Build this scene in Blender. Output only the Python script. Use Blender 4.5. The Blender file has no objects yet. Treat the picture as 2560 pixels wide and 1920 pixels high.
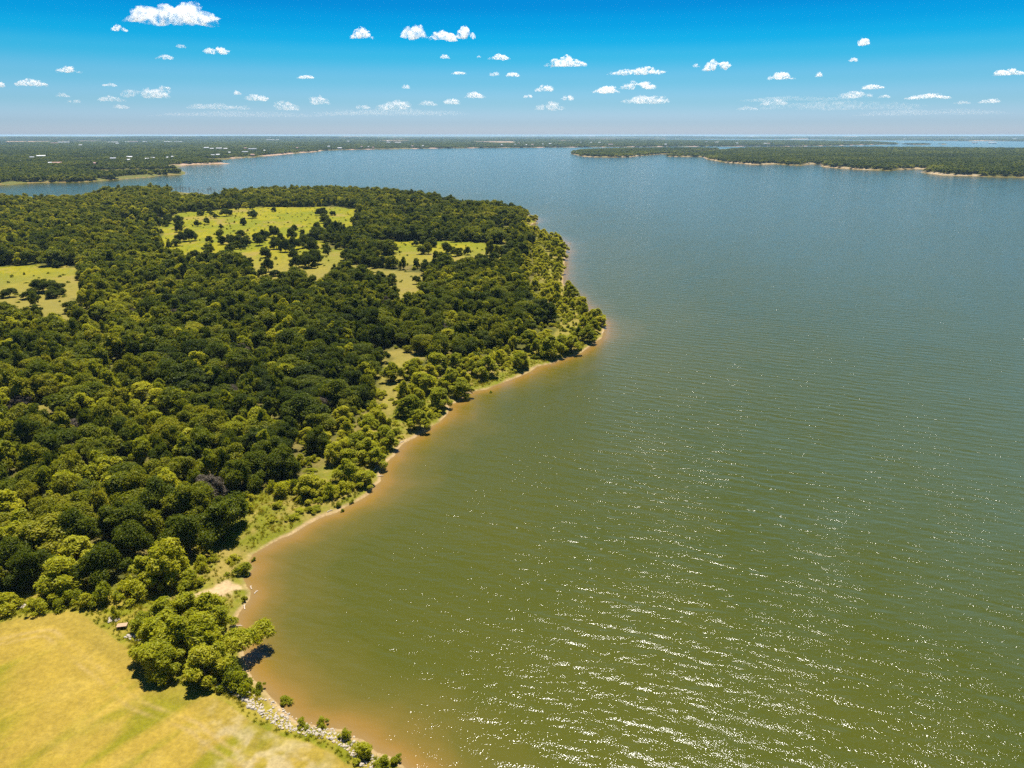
import bpy, math, random
import numpy as np

# ------------------------------------------------------------------ camera, sky, sun
sc = bpy.context.scene
H = 100.0                       # drone height above the lake, metres
FPX, W0, H0, YINF = 1775.0, 2560.0, 1920.0, 337.0
PITCH = math.atan((H0 / 2 - YINF) / FPX)
SUN_AZ, SUN_EL = math.radians(8.0), math.radians(72.0)     # azimuth from +Y (view direction) towards +X

cam_d = bpy.data.cameras.new("camera")
cam_d.sensor_fit = 'HORIZONTAL'
cam_d.sensor_width = 36.0
cam_d.lens = FPX / W0 * 36.0
cam_d.clip_start = 1.0
cam_d.clip_end = 200000.0
cam = bpy.data.objects.new("camera", cam_d)
cam.location = (0, 0, H)
cam.rotation_euler = (math.pi / 2 - PITCH, 0, 0)
sc.collection.objects.link(cam)
sc.camera = cam

world = bpy.data.worlds.new("World")
sc.world = world
world.use_nodes = True
wn, wl = world.node_tree.nodes, world.node_tree.links
wn.clear()
w_out = wn.new("ShaderNodeOutputWorld")
w_bg = wn.new("ShaderNodeBackground")
w_bg.inputs["Strength"].default_value = 0.106
sky = wn.new("ShaderNodeTexSky")
sky.sky_type = 'NISHITA'
sky.sun_disc = False
sky.sun_elevation = SUN_EL
sky.sun_rotation = SUN_AZ
sky.altitude = 200
sky.air_density = 1.0
sky.dust_density = 1.0
sky.ozone_density = 2.0
w_tc = wn.new("ShaderNodeTexCoord")
w_sep = wn.new("ShaderNodeSeparateXYZ")
w_ramp = wn.new("ShaderNodeValToRGB")          # the strongly saturated clear sky of the photograph, the same all round
w_ramp.color_ramp.interpolation = 'EASE'
els = w_ramp.color_ramp.elements
SKY_TINT = [(0.0, (.53, .67, .99)), (0.018, (.372, .545, .84)), (0.043, (.250, .470, .69)), (0.067, (.160, .435, .62)), (0.095, (.05, .405, .585)),
            (0.113, (.010, .370, .575)), (0.132, (.004, .318, .545)), (0.153, (.003, .258, .50)), (0.5, (.05, .25, .47)), (1.0, (.10, .26, .45))]
els[0].position, els[0].color = SKY_TINT[0][0], SKY_TINT[0][1] + (1,)
els[1].position, els[1].color = SKY_TINT[-1][0], SKY_TINT[-1][1] + (1,)
for p, c in SKY_TINT[1:-1]:
    e = els.new(p); e.color = c + (1,)
w_mul = wn.new("ShaderNodeMix")
w_mul.data_type = 'RGBA'; w_mul.blend_type = 'MULTIPLY'
w_mul.inputs[0].default_value = 1.0
wl.new(w_tc.outputs["Generated"], w_sep.inputs[0])
wl.new(w_sep.outputs["Z"], w_ramp.inputs[0])
wl.new(sky.outputs[0], w_mul.inputs[6])
wl.new(w_ramp.outputs[0], w_mul.inputs[7])
wl.new(w_mul.outputs[2], w_bg.inputs["Color"])
wl.new(w_bg.outputs[0], w_out.inputs[0])

sun_d = bpy.data.lights.new("sun", 'SUN')
sun_d.energy = 5.0
sun_d.angle = math.radians(0.53)
sun_d.color = (1.0, 0.95, 0.86)
sun = bpy.data.objects.new("sun", sun_d)
sun.rotation_euler = (-(math.pi / 2 - SUN_EL), 0, -SUN_AZ)   # light travels from ahead, high up
sc.collection.objects.link(sun)

sc.view_settings.view_transform = 'Standard'
sc.view_settings.look = 'None'
sc.view_settings.exposure = 1.0
sc.view_settings.gamma = 1.0
sc.render.engine = 'CYCLES'
cy = sc.cycles
cy.max_bounces = 24
cy.diffuse_bounces = 4
cy.glossy_bounces = 2
cy.transmission_bounces = 2
cy.volume_bounces = 24
cy.transparent_max_bounces = 8
cy.sample_clamp_indirect = 2.5
cy.sample_clamp_direct = 9.0
cy.use_denoising = False

# ------------------------------------------------------------------ helpers
RNG = np.random.default_rng(7)
random.seed(7)
COL = sc.collection


def at(px, py, z=0.0):
    """world point at height z under a pixel of the 2560 x 1920 photograph"""
    x = (px - W0 / 2) / FPX
    y = (H0 / 2 - py) / FPX
    d = (x, math.cos(PITCH) + y * math.sin(PITCH), -math.sin(PITCH) + y * math.cos(PITCH))
    t = (z - H) / d[2]
    return np.array([t * d[0], t * d[1], z])


def to_px(X, Y, Z):
    """pixel of world points (numpy)"""
    dz = Z - H
    fwd = Y * math.cos(PITCH) - dz * math.sin(PITCH)
    up = Y * math.sin(PITCH) + dz * math.cos(PITCH)
    fwd = np.maximum(fwd, 1e-3)
    return W0 / 2 + FPX * X / fwd, H0 / 2 - FPX * up / fwd


def poly(pts, z=0.0):
    return np.array([at(p[0], p[1], z)[:2] for p in pts])


def hash2(ix, iy, seed):
    n = (ix.astype(np.int64) * 374761393 + iy.astype(np.int64) * 668265263 + seed * 1442695041) & 0x7fffffff
    n = ((n ^ (n >> 13)) * 1274126177) & 0x7fffffff
    n = ((n ^ (n >> 16)) * 2246822519) & 0x7fffffff
    return (n & 0xffffff) / float(0xffffff)


def vnoise(x, y, seed=0):
    ix, iy = np.floor(x), np.floor(y)
    fx, fy = x - ix, y - iy
    fx, fy = fx * fx * (3 - 2 * fx), fy * fy * (3 - 2 * fy)
    a, b = hash2(ix, iy, seed), hash2(ix + 1, iy, seed)
    c, d = hash2(ix, iy + 1, seed), hash2(ix + 1, iy + 1, seed)
    return (a * (1 - fx) + b * fx) * (1 - fy) + (c * (1 - fx) + d * fx) * fy


def fbm(x, y, seed=0, octv=4):
    s, a, t = 0.0, 0.5, 0.0
    for i in range(octv):
        s = s + a * vnoise(x * 2 ** i + 17.3 * i, y * 2 ** i - 9.1 * i, seed + i)
        t += a
        a *= 0.5
    return s / t


def inside(P, X, Y):
    r = np.zeros(X.shape, bool)
    bx0, by0 = P.min(0); bx1, by1 = P.max(0)
    m = (X >= bx0) & (X <= bx1) & (Y >= by0) & (Y <= by1)
    if not m.any():
        return r
    x, y = X[m], Y[m]
    c = np.zeros(x.shape, bool)
    n = len(P)
    for i in range(n):
        x0, y0 = P[i]; x1, y1 = P[(i + 1) % n]
        if y0 == y1:
            continue
        k = ((y0 > y) != (y1 > y)) & (x < (x1 - x0) * (y - y0) / (y1 - y0) + x0)
        c ^= k
    r[m] = c
    return r


def edge_dist(P, X, Y, closed=True):
    d = np.full(X.shape, 1e12)
    n = len(P)
    for i in range(n if closed else n - 1):
        x0, y0 = P[i]; x1, y1 = P[(i + 1) % n]
        ex, ey = x1 - x0, y1 - y0
        L = ex * ex + ey * ey + 1e-9
        t = np.clip(((X - x0) * ex + (Y - y0) * ey) / L, 0, 1)
        d = np.minimum(d, (X - x0 - t * ex) ** 2 + (Y - y0 - t * ey) ** 2)
    return np.sqrt(d)


def sdf(P, X, Y):
    d = edge_dist(P, X, Y)
    return np.where(inside(P, X, Y), d, -d)


def sstep(a, b, x):
    t = np.clip((x - a) / (b - a), 0, 1)
    return t * t * (3 - 2 * t)


def mesh_np(name, V, Q=None, T=None, mats=(), smooth=False, mat_idx=None):
    me = bpy.data.meshes.new(name)
    V = np.asarray(V, np.float32)
    loops, starts, tot = [], [], 0
    if Q is not None and len(Q):
        Q = np.asarray(Q, np.int32); loops.append(Q.ravel())
        starts.append(np.arange(len(Q)) * 4); tot = len(Q) * 4
    if T is not None and len(T):
        T = np.asarray(T, np.int32); loops.append(T.ravel())
        starts.append(tot + np.arange(len(T)) * 3)
    L = np.concatenate(loops).astype(np.int32); S = np.concatenate(starts).astype(np.int32)
    me.vertices.add(len(V)); me.vertices.foreach_set("co", V.ravel())
    me.loops.add(len(L)); me.loops.foreach_set("vertex_index", L)
    me.polygons.add(len(S)); me.polygons.foreach_set("loop_start", S)
    if mat_idx is not None:
        me.polygons.foreach_set("material_index", np.asarray(mat_idx, np.int32))
    me.polygons.foreach_set("use_smooth", np.full(len(S), smooth, bool))
    for m in mats:
        me.materials.append(m)
    me.update(calc_edges=True)
    return me


def attr_f(me, name, data, domain='POINT'):
    a = me.attributes.new(name, 'FLOAT', domain)
    a.data.foreach_set("value", np.asarray(data, np.float32))


def attr_c(me, name, rgb, domain='POINT'):
    a = me.attributes.new(name, 'FLOAT_COLOR', domain)
    c = np.ones((len(rgb), 4), np.float32); c[:, :3] = rgb
    a.data.foreach_set("color", c.ravel())


def link(name, me, parent=None, loc=None):
    o = bpy.data.objects.new(name, me)
    COL.objects.link(o)
    if parent is not None:
        o.parent = parent
    if loc is not None:
        o.location = loc
    return o


def tag(o, label=None, cat=None, group=None, kind=None):
    if label: o["label"] = label
    if cat: o["category"] = cat
    if group: o["group"] = group
    if kind: o["kind"] = kind
    return o


def new_mat(name):
    m = bpy.data.materials.new(name)
    m.use_nodes = True
    n, l = m.node_tree.nodes, m.node_tree.links
    n.clear()
    out = n.new("ShaderNodeOutputMaterial")
    return m, n, l, out


def ramp(n, stops, interp='LINEAR'):
    r = n.new("ShaderNodeValToRGB")
    r.color_ramp.interpolation = interp
    e = r.color_ramp.elements
    e[0].position, e[0].color = stops[0][0], tuple(stops[0][1]) + (1,)
    e[1].position, e[1].color = stops[-1][0], tuple(stops[-1][1]) + (1,)
    for p, c in stops[1:-1]:
        k = e.new(p); k.color = tuple(c) + (1,)
    return r


def math_n(n, l, op, a, b=None, c=None, clamp=False):
    m = n.new("ShaderNodeMath"); m.operation = op; m.use_clamp = clamp
    for i, v in enumerate((a, b, c)):
        if v is None:
            continue
        if isinstance(v, (int, float)):
            m.inputs[i].default_value = v
        else:
            l.new(v, m.inputs[i])
    return m.outputs[0]


def mix_c(n, l, fac, a, b, blend='MIX'):
    m = n.new("ShaderNodeMix"); m.data_type = 'RGBA'; m.blend_type = blend
    for i, v in ((0, fac), (6, a), (7, b)):
        if isinstance(v, (int, float)):
            m.inputs[i].default_value = v
        elif isinstance(v, tuple):
            m.inputs[i].default_value = v if len(v) == 4 else v + (1,)
        else:
            l.new(v, m.inputs[i])
    return m.outputs[2]


def noise_n(n, l, vec, scale, detail=3.0, rough=0.55, dist=0.0):
    t = n.new("ShaderNodeTexNoise")
    t.inputs["Scale"].default_value = scale
    t.inputs["Detail"].default_value = detail
    t.inputs["Roughness"].default_value = rough
    t.inputs["Distortion"].default_value = dist
    if vec is not None:
        l.new(vec, t.inputs["Vector"])
    return t.outputs["Fac"]


def simple_mat(name, col, rough=0.8, var=0.0, scale=1.0):
    m, n, l, out = new_mat(name)
    b = n.new("ShaderNodeBsdfPrincipled")
    b.inputs["Roughness"].default_value = rough
    if var:
        tc = n.new("ShaderNodeTexCoord")
        f = noise_n(n, l, tc.outputs["Object"], scale, 4)
        hi = tuple(min(1, c * (1 + var)) for c in col); lo = tuple(c * (1 - var) for c in col)
        r = ramp(n, [(0.3, lo), (0.7, hi)])
        l.new(f, r.inputs[0]); l.new(r.outputs[0], b.inputs["Base Color"])
    else:
        b.inputs["Base Color"].default_value = col + (1,)
    l.new(b.outputs[0], out.inputs[0])
    return m


# ------------------------------------------------------------------ shorelines (traced on the photograph, placed on the lake plane)
SHORE_A = [(1120, 2080), (1040, 1950), (1000, 1909), (980, 1893), (944, 1882), (922, 1868), (907, 1850), (880, 1837), (862, 1822),
           (817, 1817), (781, 1808), (741, 1803), (727, 1788), (701, 1765), (672, 1743), (660, 1729), (634, 1699), (622, 1676),
           (610, 1648), (602, 1622), (594, 1597), (588, 1570), (593, 1545), (607, 1522), (614, 1510), (622, 1497), (624, 1475),
           (612, 1459), (603, 1443), (622, 1433), (632, 1420), (622, 1401), (629, 1387), (653, 1374), (678, 1360), (707, 1343),
           (724, 1338), (753, 1322), (772, 1311), (800, 1297), (841, 1282), (863, 1268), (897, 1251), (921, 1235), (935, 1217),
           (950, 1203), (949, 1183), (963, 1161), (985, 1140), (990, 1127), (1007, 1109), (1044, 1089), (1066, 1071), (1098, 1055),
           (1117, 1037), (1125, 1023), (1119, 1012), (1150, 1004), (1168, 985), (1189, 977), (1216, 973), (1262, 954), (1300, 941),
           (1323, 930), (1345, 916), (1381, 908), (1404, 899), (1453, 881), (1480, 863), (1504, 845), (1511, 825), (1509, 805),
           (1492, 792), (1471, 781), (1453, 758), (1428, 730), (1408, 711), (1407, 697), (1411, 675), (1411, 657), (1413, 645),
           (1416, 630), (1416, 612), (1403, 600), (1380, 590), (1354, 580), (1330, 571), (1323, 564), (1334, 558), (1343, 555),
           (1340, 546), (1320, 538), (1290, 529), (1245, 523), (1200, 521), (1162, 518), (1111, 505), (1053, 496), (1013, 491), (945, 485),
           (855, 481), (800, 480), (730, 483), (661, 484), (610, 487), (560, 488), (500, 486), (440, 480), (380, 479), (320, 479),
           (250, 485), (215, 497), (170, 505), (137, 508), (97, 507), (60, 505), (0, 502), (-400, 503), (-1200, 530), (-2200, 700), (-3600, 1500), (-3600, 2600), (1120, 2600)]
SHORE_B = [(-2500, 470), (-600, 462), (0, 461), (27, 462), (54, 458), (101, 456), (199, 455), (244, 452), (307, 447.5), (353, 444), (380, 442),
           (400, 438), (431, 437), (461, 436), (463, 431), (445, 424), (431, 424), (445, 418.6), (461, 412.5), (508, 411), (577, 409.3),
           (537, 407.3), (501, 403), (534, 400.5), (568, 398), (583, 396), (635, 393), (689, 388), (743, 383), (774, 380.5), (798, 379),
           (806, 376), (872, 374.5), (945, 373), (999, 372.5), (1080, 371), (1200, 370), (1290, 369.3), (1373, 368.6), (1471, 368),
           (1598, 367), (1708, 366.3), (1853, 366), (1962, 366), (2050, 365), (2157, 362.5), (2200, 361.5), (2248, 361), (2240, 358.5), (2177, 354.5),
           (2000, 351.8), (1800, 351.2), (1600, 350.2), (1470, 349.4), (1440, 349), (1470, 348.4), (1600, 347.6), (1800, 347.2), (2000, 348.2),
           (2152, 350.5), (2304, 351.4), (2380, 352.6), (2560, 353.4), (3600, 356)]
SHORE_E = [(1426, 382), (1435, 386), (1459, 391.2), (1489, 392.7), (1540, 393.2), (1576, 392.3), (1600, 389.3), (1618, 388), (1663, 384.7),
           (1690, 384), (1727, 380.6), (1799, 375), (1795, 372.8), (1700, 372), (1550, 373.5), (1450, 378)]
SHORE_F = [(1665, 390.5), (1688, 391.4), (1757, 392), (1766, 397.8), (1790, 402), (1813, 406), (1853, 408.6), (1880, 411.3), (1907, 411),
           (1940, 410), (1962, 411.5), (1998, 413.7), (2028, 410), (2056, 410), (2048, 416), (2089, 419.5), (2157, 424), (2223, 426.3),
           (2253, 423.3), (2304, 422.5), (2332, 425), (2301, 430.6), (2352, 437.7), (2430, 439.5), (2468, 441.5), (2547, 443.5),
           (2700, 450), (3600, 470), (4200, 385), (2900, 376), (2560, 373.5), (2278, 370.5), (2101, 370), (2000, 371), (1962, 371), (1871, 371.5),
           (1835, 374), (1800, 378.5), (1760, 383), (1715, 387), (1690, 388.5)]
SHORE_G = [(2253, 361), (2300, 362), (2331, 361.2), (2300, 360)]
SHORE_K = [(2349, 361), (2362, 361.6), (2373, 361), (2360, 360.2)]
PA, PE, PF, PG, PK = (poly(p) for p in (SHORE_A, SHORE_E, SHORE_F, SHORE_G, SHORE_K))
PB = poly(SHORE_B)
PB = np.vstack([PB, [[60000, 9000], [60000, 90000], [-60000, 90000], [-60000, 2000]]])


def wobble(P, X, Y, amp, sc_):
    return (X + amp * (fbm(X / sc_, Y / sc_, 31, 3) - 0.5), Y + amp * (fbm(X / sc_, Y / sc_, 77, 3) - 0.5))


def shore(X, Y):
    """signed distance to the shoreline (land positive) and which land: 0 near peninsula, 1 far shore, 2 islands"""
    R = np.hypot(X, Y)
    amp = np.clip(R / 250.0, 1.2, 14)
    wx = X + amp * (fbm(X / (amp * 5), Y / (amp * 5), 31, 3) - 0.5)
    wy = Y + amp * (fbm(X / (amp * 5), Y / (amp * 5), 77, 3) - 0.5)
    a = sdf(PA, wx, wy)
    b = sdf(PB, wx, wy)
    f = np.maximum(sdf(PF, wx, wy), sdf(PE, wx, wy))
    g = np.maximum(sdf(PG, wx, wy), sdf(PK, wx, wy))
    far = np.maximum(np.maximum(b, f), g)
    s = np.maximum(a, far)
    return s, a, b, np.maximum(f, g)


def ground_z(X, Y, s, a):
    R = np.hypot(X, Y)
    near = a >= s - 1e-6
    bump = fbm(X / 60, Y / 60, 5, 3)
    z_near = 1.9 * (1 - np.exp(-np.maximum(s, 0) / 7.0)) + 1.6 * sstep(20, 160, s) * bump * 1.6
    z_far = 4.0 * sstep(0, 16, s) + 3.0 * sstep(60, 500, s) * bump
    hill = sstep(9000, 20000, R) * sstep(300, 3000, s)
    z_far = z_far + hill * 46 * sstep(0.38, 0.75, fbm(X / 7000, Y / 3500, 15, 3)) + sstep(3000, 8000, R) * sstep(300, 1500, s) * 9 * fbm(X / 1500, Y / 1500, 9, 2)
    z = np.where(near, z_near, z_far)
    return np.where(s < 0, np.maximum(s * 0.12, -3.0), z)


def gz(x, y):
    X, Y = np.array([float(x)]), np.array([float(y)])
    s, a, b, f = shore(X, Y)
    return float(ground_z(X, Y, s, a)[0])


# ------------------------------------------------------------------ land cover outlines
LAWN = poly([(-300, 1640), (0, 1558), (72, 1542), (118, 1534), (163, 1528), (199, 1533), (217, 1543), (240, 1561), (277, 1588), (307, 1612),
             (344, 1635), (371, 1657), (400, 1684), (427, 1700), (463, 1713), (526, 1733), (568, 1749), (598, 1773), (636, 1799),
             (687, 1824), (736, 1837), (781, 1848), (808, 1862), (844, 1882), (871, 1906), (884, 1920), (960, 2050), (960, 2500), (-1200, 2500), (-1200, 1800)], 2.0)
MEADOWS = [poly(p, 2.5) for p in (
    [(255, 537), (300, 531), (400, 546), (468, 532), (554, 525), (663, 519), (735, 520), (793, 520), (822, 515), (887, 525), (909, 552),
     (898, 568), (845, 560), (800, 562), (775, 580), (772, 600), (815, 605), (832, 620), (812, 640), (745, 664), (700, 690), (634, 688),
     (626, 655), (600, 632), (560, 615), (522, 628), (489, 632), (431, 617), (381, 618), (368, 604), (415, 583), (398, 562), (330, 548)],
    [(905, 612), (974, 603), (1089, 603), (1158, 603), (1227, 609), (1292, 614), (1290, 624), (1245, 635), (1190, 637), (1125, 633),
     (1013, 640), (970, 634)],
    [(835, 672), (890, 668), (945, 672), (1068, 684), (1064, 712), (992, 734), (958, 742), (962, 700), (890, 690)],
    [(742, 660), (765, 650), (805, 640), (840, 618), (885, 636), (860, 664), (835, 684), (790, 694), (745, 692)],
    [(970, 515), (1053, 515), (1056, 527), (980, 530)],
    [(1236, 564), (1284, 563), (1278, 582), (1240, 584)],
    [(1384, 786), (1440, 780), (1474, 786), (1468, 818), (1415, 836), (1380, 858), (1370, 838), (1392, 811)],
    [(-120, 672), (0, 667), (97, 663), (206, 668), (212, 700), (173, 733), (212, 775), (206, 792), (130, 775), (78, 757), (0, 748), (-120, 745)],
    [(238, 820), (262, 812), (280, 816), (276, 836), (246, 843)],
    [(-60, 960), (60, 948), (118, 946), (120, 968), (40, 985), (-60, 990)],
    [(268, 916), (312, 916), (314, 950), (275, 950)],
    [(937, 880), (1000, 866), (1056, 868), (1050, 900), (1000, 930), (975, 975), (935, 975)],
)]
STRIP = poly([(625, 1245), (645, 1216), (700, 1252), (760, 1262), (830, 1255), (905, 1228), (950, 1240), (880, 1300), (760, 1350), (640, 1400), (640, 1500), (600, 1540),
              (565, 1520), (500, 1530), (440, 1500), (480, 1470), (530, 1440), (515, 1405), (540, 1372), (585, 1350), (620, 1310)], 1.5)
PATH_SAND = poly([(478, 1488), (520, 1474), (540, 1470), (548, 1455), (570, 1442), (580, 1454), (600, 1463), (575, 1476), (552, 1482), (530, 1480), (500, 1489)], 1.5)
SOIL = poly([(560, 1805), (640, 1840), (720, 1880), (760, 1930), (640, 1960), (600, 1900), (560, 1850)], 2.0)

# ------------------------------------------------------------------ terrain and lake: one polar sheet each, finer towards the camera
AZ = np.concatenate([np.linspace(-58, -40, 30)[:-1], np.linspace(-40, 40, 620), np.linspace(40, 58, 30)[1:]]) * math.pi / 180
dep = np.concatenate([np.linspace(52, 4.6, 470), np.linspace(4.6, 0.16, 230)[1:]]) * math.pi / 180
RG = H / np.tan(dep)
RG = np.concatenate([np.linspace(20, RG[0], 12)[:-1], RG, [45000.0, 60000.0]])
nr, na = len(RG), len(AZ)
GX = RG[:, None] * np.sin(AZ)[None, :]
GY = RG[:, None] * np.cos(AZ)[None, :]
gx, gy = GX.ravel(), GY.ravel()
S, SA, SB, SF = shore(gx, gy)
GZ = ground_z(gx, gy, S, SA)
ii = np.arange(nr * na).reshape(nr, na)
QUADS = np.stack([ii[:-1, :-1], ii[:-1, 1:], ii[1:, 1:], ii[1:, :-1]], -1).reshape(-1, 4)

lawn_d = sdf(LAWN, gx, gy)
mead = np.full(gx.shape, -1e6)
for P in MEADOWS:
    mead = np.maximum(mead, sdf(P, gx, gy))
    mead = np.maximum(mead, sdf(P, gx * 1.09, gy * 1.09))      # the clearings run on behind the trees in front of them
strip_d = sdf(STRIP, gx, gy)
path_d = sdf(PATH_SAND, gx, gy)
soil_d = sdf(SOIL, gx, gy)
R_ = np.hypot(gx, gy)
n1 = fbm(gx / 9, gy / 9, 3, 4)
n2 = fbm(gx / 2.2, gy / 2.2, 4, 3)
n3 = fbm(gx / 45, gy / 45, 8, 3)


def lerp(a, b, t):
    return a * (1 - t[:, None]) + b * t[:, None]


C = lambda *v: np.array([v])
cover = lerp(C(.080, .082, .014), C(.17, .135, .035), sstep(.40, .70, n1))                     # woodland floor
nearm = (SA >= S - 1e-6)
# grassy clearings
gcol = lerp(C(.240, .225, .002), C(.30, .258, .005), sstep(.35, .7, n1 * .6 + n3 * .4))
gcol = lerp(gcol, C(.13, .15, .006), sstep(.55, .75, n2) * .6)
gcol = lerp(gcol, C(.17, .19, .006), sstep(.45, .62, fbm(gx / 30, gy / 30, 66, 4)) * .7)
gcol = lerp(gcol, C(.29, .21, .05), sstep(.58, .72, fbm(gx / 22, gy / 22, 67, 4)) * .7)
paler = sstep(700, 520, R_)                                                                    # nearer clearings are drier
gcol = lerp(gcol, C(.25, .20, .045), paler * .8)
cover = lerp(cover, gcol, sstep(-3, 4.0, mead + (n1 - .5) * 22 + (n3 - .5) * 10))
# shore grass, everywhere along the near shore
scol = lerp(C(.175, .178, .012), C(.29, .22, .050), sstep(.35, .7, n2 * .5 + n1 * .5))
shore_m = sstep(26, 12, S + (n1 - .5) * 14) * nearm
cover = lerp(cover, scol, shore_m)
cover = lerp(cover, scol, sstep(-1, 1, strip_d))
# tall grass round the lawn, then the mown lawn itself
tall = sstep(-16, -9, lawn_d + (n1 - .5) * 8)
cover = lerp(cover, lerp(C(.18, .178, .010), C(.29, .23, .030), sstep(.35, .65, n2)), tall)
lcol = lerp(C(.41, .290, .048), C(.235, .222, .012), sstep(.40, .66, fbm((gx * .55 + gy * .83) / 26, (gx * .83 - gy * .55) / 6, 21, 5)) * .9)
lcol = lerp(lcol, C(.47, .34, .075), sstep(.55, .75, fbm(gx / 5, gy / 5, 23, 4)) * .45)
lcol = lerp(lcol, C(.30, .23, .045), sstep(6, 1, lawn_d) * .5)
# mowing lines following the lawn's edge
mow = np.sin(lawn_d * 2 * math.pi / 4.6)
lcol = lcol * (1 + .05 * mow * sstep(25, 3, lawn_d))[:, None]
rut = np.exp(-((lawn_d - 6.0) / .45) ** 2) + np.exp(-((lawn_d - 7.9) / .4) ** 2) * .8
lcol = lerp(lcol, C(.46, .33, .13), np.clip(rut, 0, 1) * (.15 + .6 * sstep(.42, .6, n1)))
lcol = lerp(lcol, C(.52, .42, .25), sstep(-6, 5, soil_d + (n2 - .5) * 12) * .75 * sstep(.3, .6, n2))
lcol = lcol * np.array([[.85, .83, .72]])
cover = lerp(cover, lcol, sstep(-.10, .12, lawn_d))
# sand: path, soil gap in the wood, beaches, far bluffs
cover = lerp(cover, C(.52, .37, .19), sstep(-.8, .6, path_d + (n2 - .5) * 3))
g7 = sdf(MEADOWS[8], gx, gy)
cover = lerp(cover, C(.36, .23, .11), sstep(-3, 3, g7))
beach_w = .1 + 1.3 * n1
sand = lerp(C(.36, .24, .10), C(.46, .33, .17), n2)
cover = lerp(cover, sand, sstep(beach_w + .7, beach_w - .3, S) * nearm * (sstep(.25, .5, fbm(gx / 12, gy / 12, 44, 3))))
farm = 1.0 - nearm
fn = fbm(gx / 140, gy / 140, 61, 4)
bl_w = np.where(SF > SB, 14.0, 26.0)
bl_col = np.where((SF > SB)[:, None], C(.44, .33, .20), C(.48, .32, .23))
left_far = sstep(2900, 2650, R_) * (gx < 0)
bl_col = lerp(bl_col, C(.14, .14, .03), left_far)
bl_w = bl_w + left_far * 8
bl_on = np.maximum(sstep(.36, .50, fn), left_far) * np.where((gx > 300) & (R_ > 4200) & (SF > SB), .15, 1.0)
cover = lerp(cover, bl_col, sstep(bl_w + 10, bl_w - 4, S) * farm * bl_on)
fields = sstep(.66, .74, fbm(gx / 900, gy / 2600, 88, 3)) * sstep(7000, 10000, R_)
cover = lerp(cover, C(.40, .27, .17), fields * farm)
ORANGE = poly([(15, 359.6), (118, 358.2), (118, 356.4), (18, 356.0)])
cover = lerp(cover, C(.56, .30, .15), sstep(-60, 60, sdf(ORANGE, gx, gy)))
cover = lerp(cover, C(.30, .20, .08), (S < 0) * 1.0) * .71
#                                            # lake bed

m_land, n, l, out = new_mat("land")
bs = n.new("ShaderNodeBsdfPrincipled"); bs.inputs["Roughness"].default_value = 0.95
bs.inputs["Specular IOR Level"].default_value = 0.1
at_n = n.new("ShaderNodeAttribute"); at_n.attribute_name = "cover"
geo = n.new("ShaderNodeNewGeometry")
f1 = noise_n(n, l, geo.outputs["Position"], 1.3, 6, 0.65)
f2 = noise_n(n, l, geo.outputs["Position"], 0.22, 4, 0.6)
k = math_n(n, l, 'MULTIPLY_ADD', f1, 1.05, 0.47)
k = math_n(n, l, 'MULTIPLY', k, math_n(n, l, 'MULTIPLY_ADD', f2, 0.5, 0.75))
sc_n = n.new("ShaderNodeVectorMath"); sc_n.operation = 'SCALE'
l.new(at_n.outputs["Color"], sc_n.inputs[0]); l.new(k, sc_n.inputs["Scale"])
l.new(sc_n.outputs[0], bs.inputs["Base Color"])
bp = n.new("ShaderNodeBump"); bp.inputs["Strength"].default_value = 0.8; bp.inputs["Distance"].default_value = 0.25
l.new(f1, bp.inputs["Height"]); l.new(bp.outputs[0], bs.inputs["Normal"])
l.new(bs.outputs[0], out.inputs[0])

V = np.stack([gx, gy, GZ], -1)
keep = (S[QUADS] > -40).any(1)
used = np.unique(QUADS[keep]); remap = np.full(len(V), -1); remap[used] = np.arange(len(used))
me = mesh_np("terrain", V[used], remap[QUADS[keep]], mats=[m_land], smooth=True)
attr_c(me, "cover", cover[used])
terrain = tag(link("terrain", me), kind="structure")
bed = mesh_np("lake_bed", [(-60000, -500, -3.4), (60000, -500, -3.4), (60000, 60000, -3.4), (-60000, 60000, -3.4)], [(0, 1, 2, 3)],
              mats=[simple_mat("mud", (.12, .09, .04), 1.0)])
tag(link("lake_bed", bed), kind="structure")

# ---- water
WAVE_DIR = math.radians(24)      # the crests run this far off the view's cross direction
m_wat, n, l, out = new_mat("lake_water")
bs = n.new("ShaderNodeBsdfPrincipled")
bs.inputs["Roughness"].default_value = 0.10
bs.inputs["IOR"].default_value = 1.333
geo = n.new("ShaderNodeNewGeometry")
sd = n.new("ShaderNodeAttribute"); sd.attribute_name = "offshore"
pos = geo.outputs["Position"]
nz = noise_n(n, l, pos, 0.035, 4, 0.6, 0.6)
dd = math_n(n, l, 'MULTIPLY', sd.outputs["Fac"], math_n(n, l, 'MULTIPLY_ADD', nz, 1.9, 0.25))
dn = math_n(n, l, 'DIVIDE', dd, 260.0, clamp=True)
cr = ramp(n, [(0.0, (.190, .118, .040)), (0.010, (.180, .104, .020)), (0.022, (.124, .086, .013)), (0.045, (.082, .071, .008)),
              (0.10, (.058, .059, .003)), (0.45, (.045, .052, .002)), (1.0, (.046, .061, .020))])
l.new(dn, cr.inputs[0])
big = noise_n(n, l, pos, 0.006, 3, 0.5)
colw = mix_c(n, l, math_n(n, l, 'MULTIPLY_ADD', big, 1.2, -0.35, clamp=True), cr.outputs[0], (.9, .95, .8), 'MULTIPLY')
l.new(colw, bs.inputs["Base Color"])


def aniso_noise(rot, lx, ly, detail, rough=0.5, off=(0, 0, 0), dist=0.0):
    mp = n.new("ShaderNodeMapping"); mp.vector_type = 'TEXTURE'
    mp.inputs["Rotation"].default_value = (0, 0, rot)
    mp.inputs["Scale"].default_value = (lx, ly, 1)
    mp.inputs["Location"].default_value = off
    l.new(pos, mp.inputs["Vector"])
    return noise_n(n, l, mp.outputs[0], 1.0, detail, rough, dist)


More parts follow.
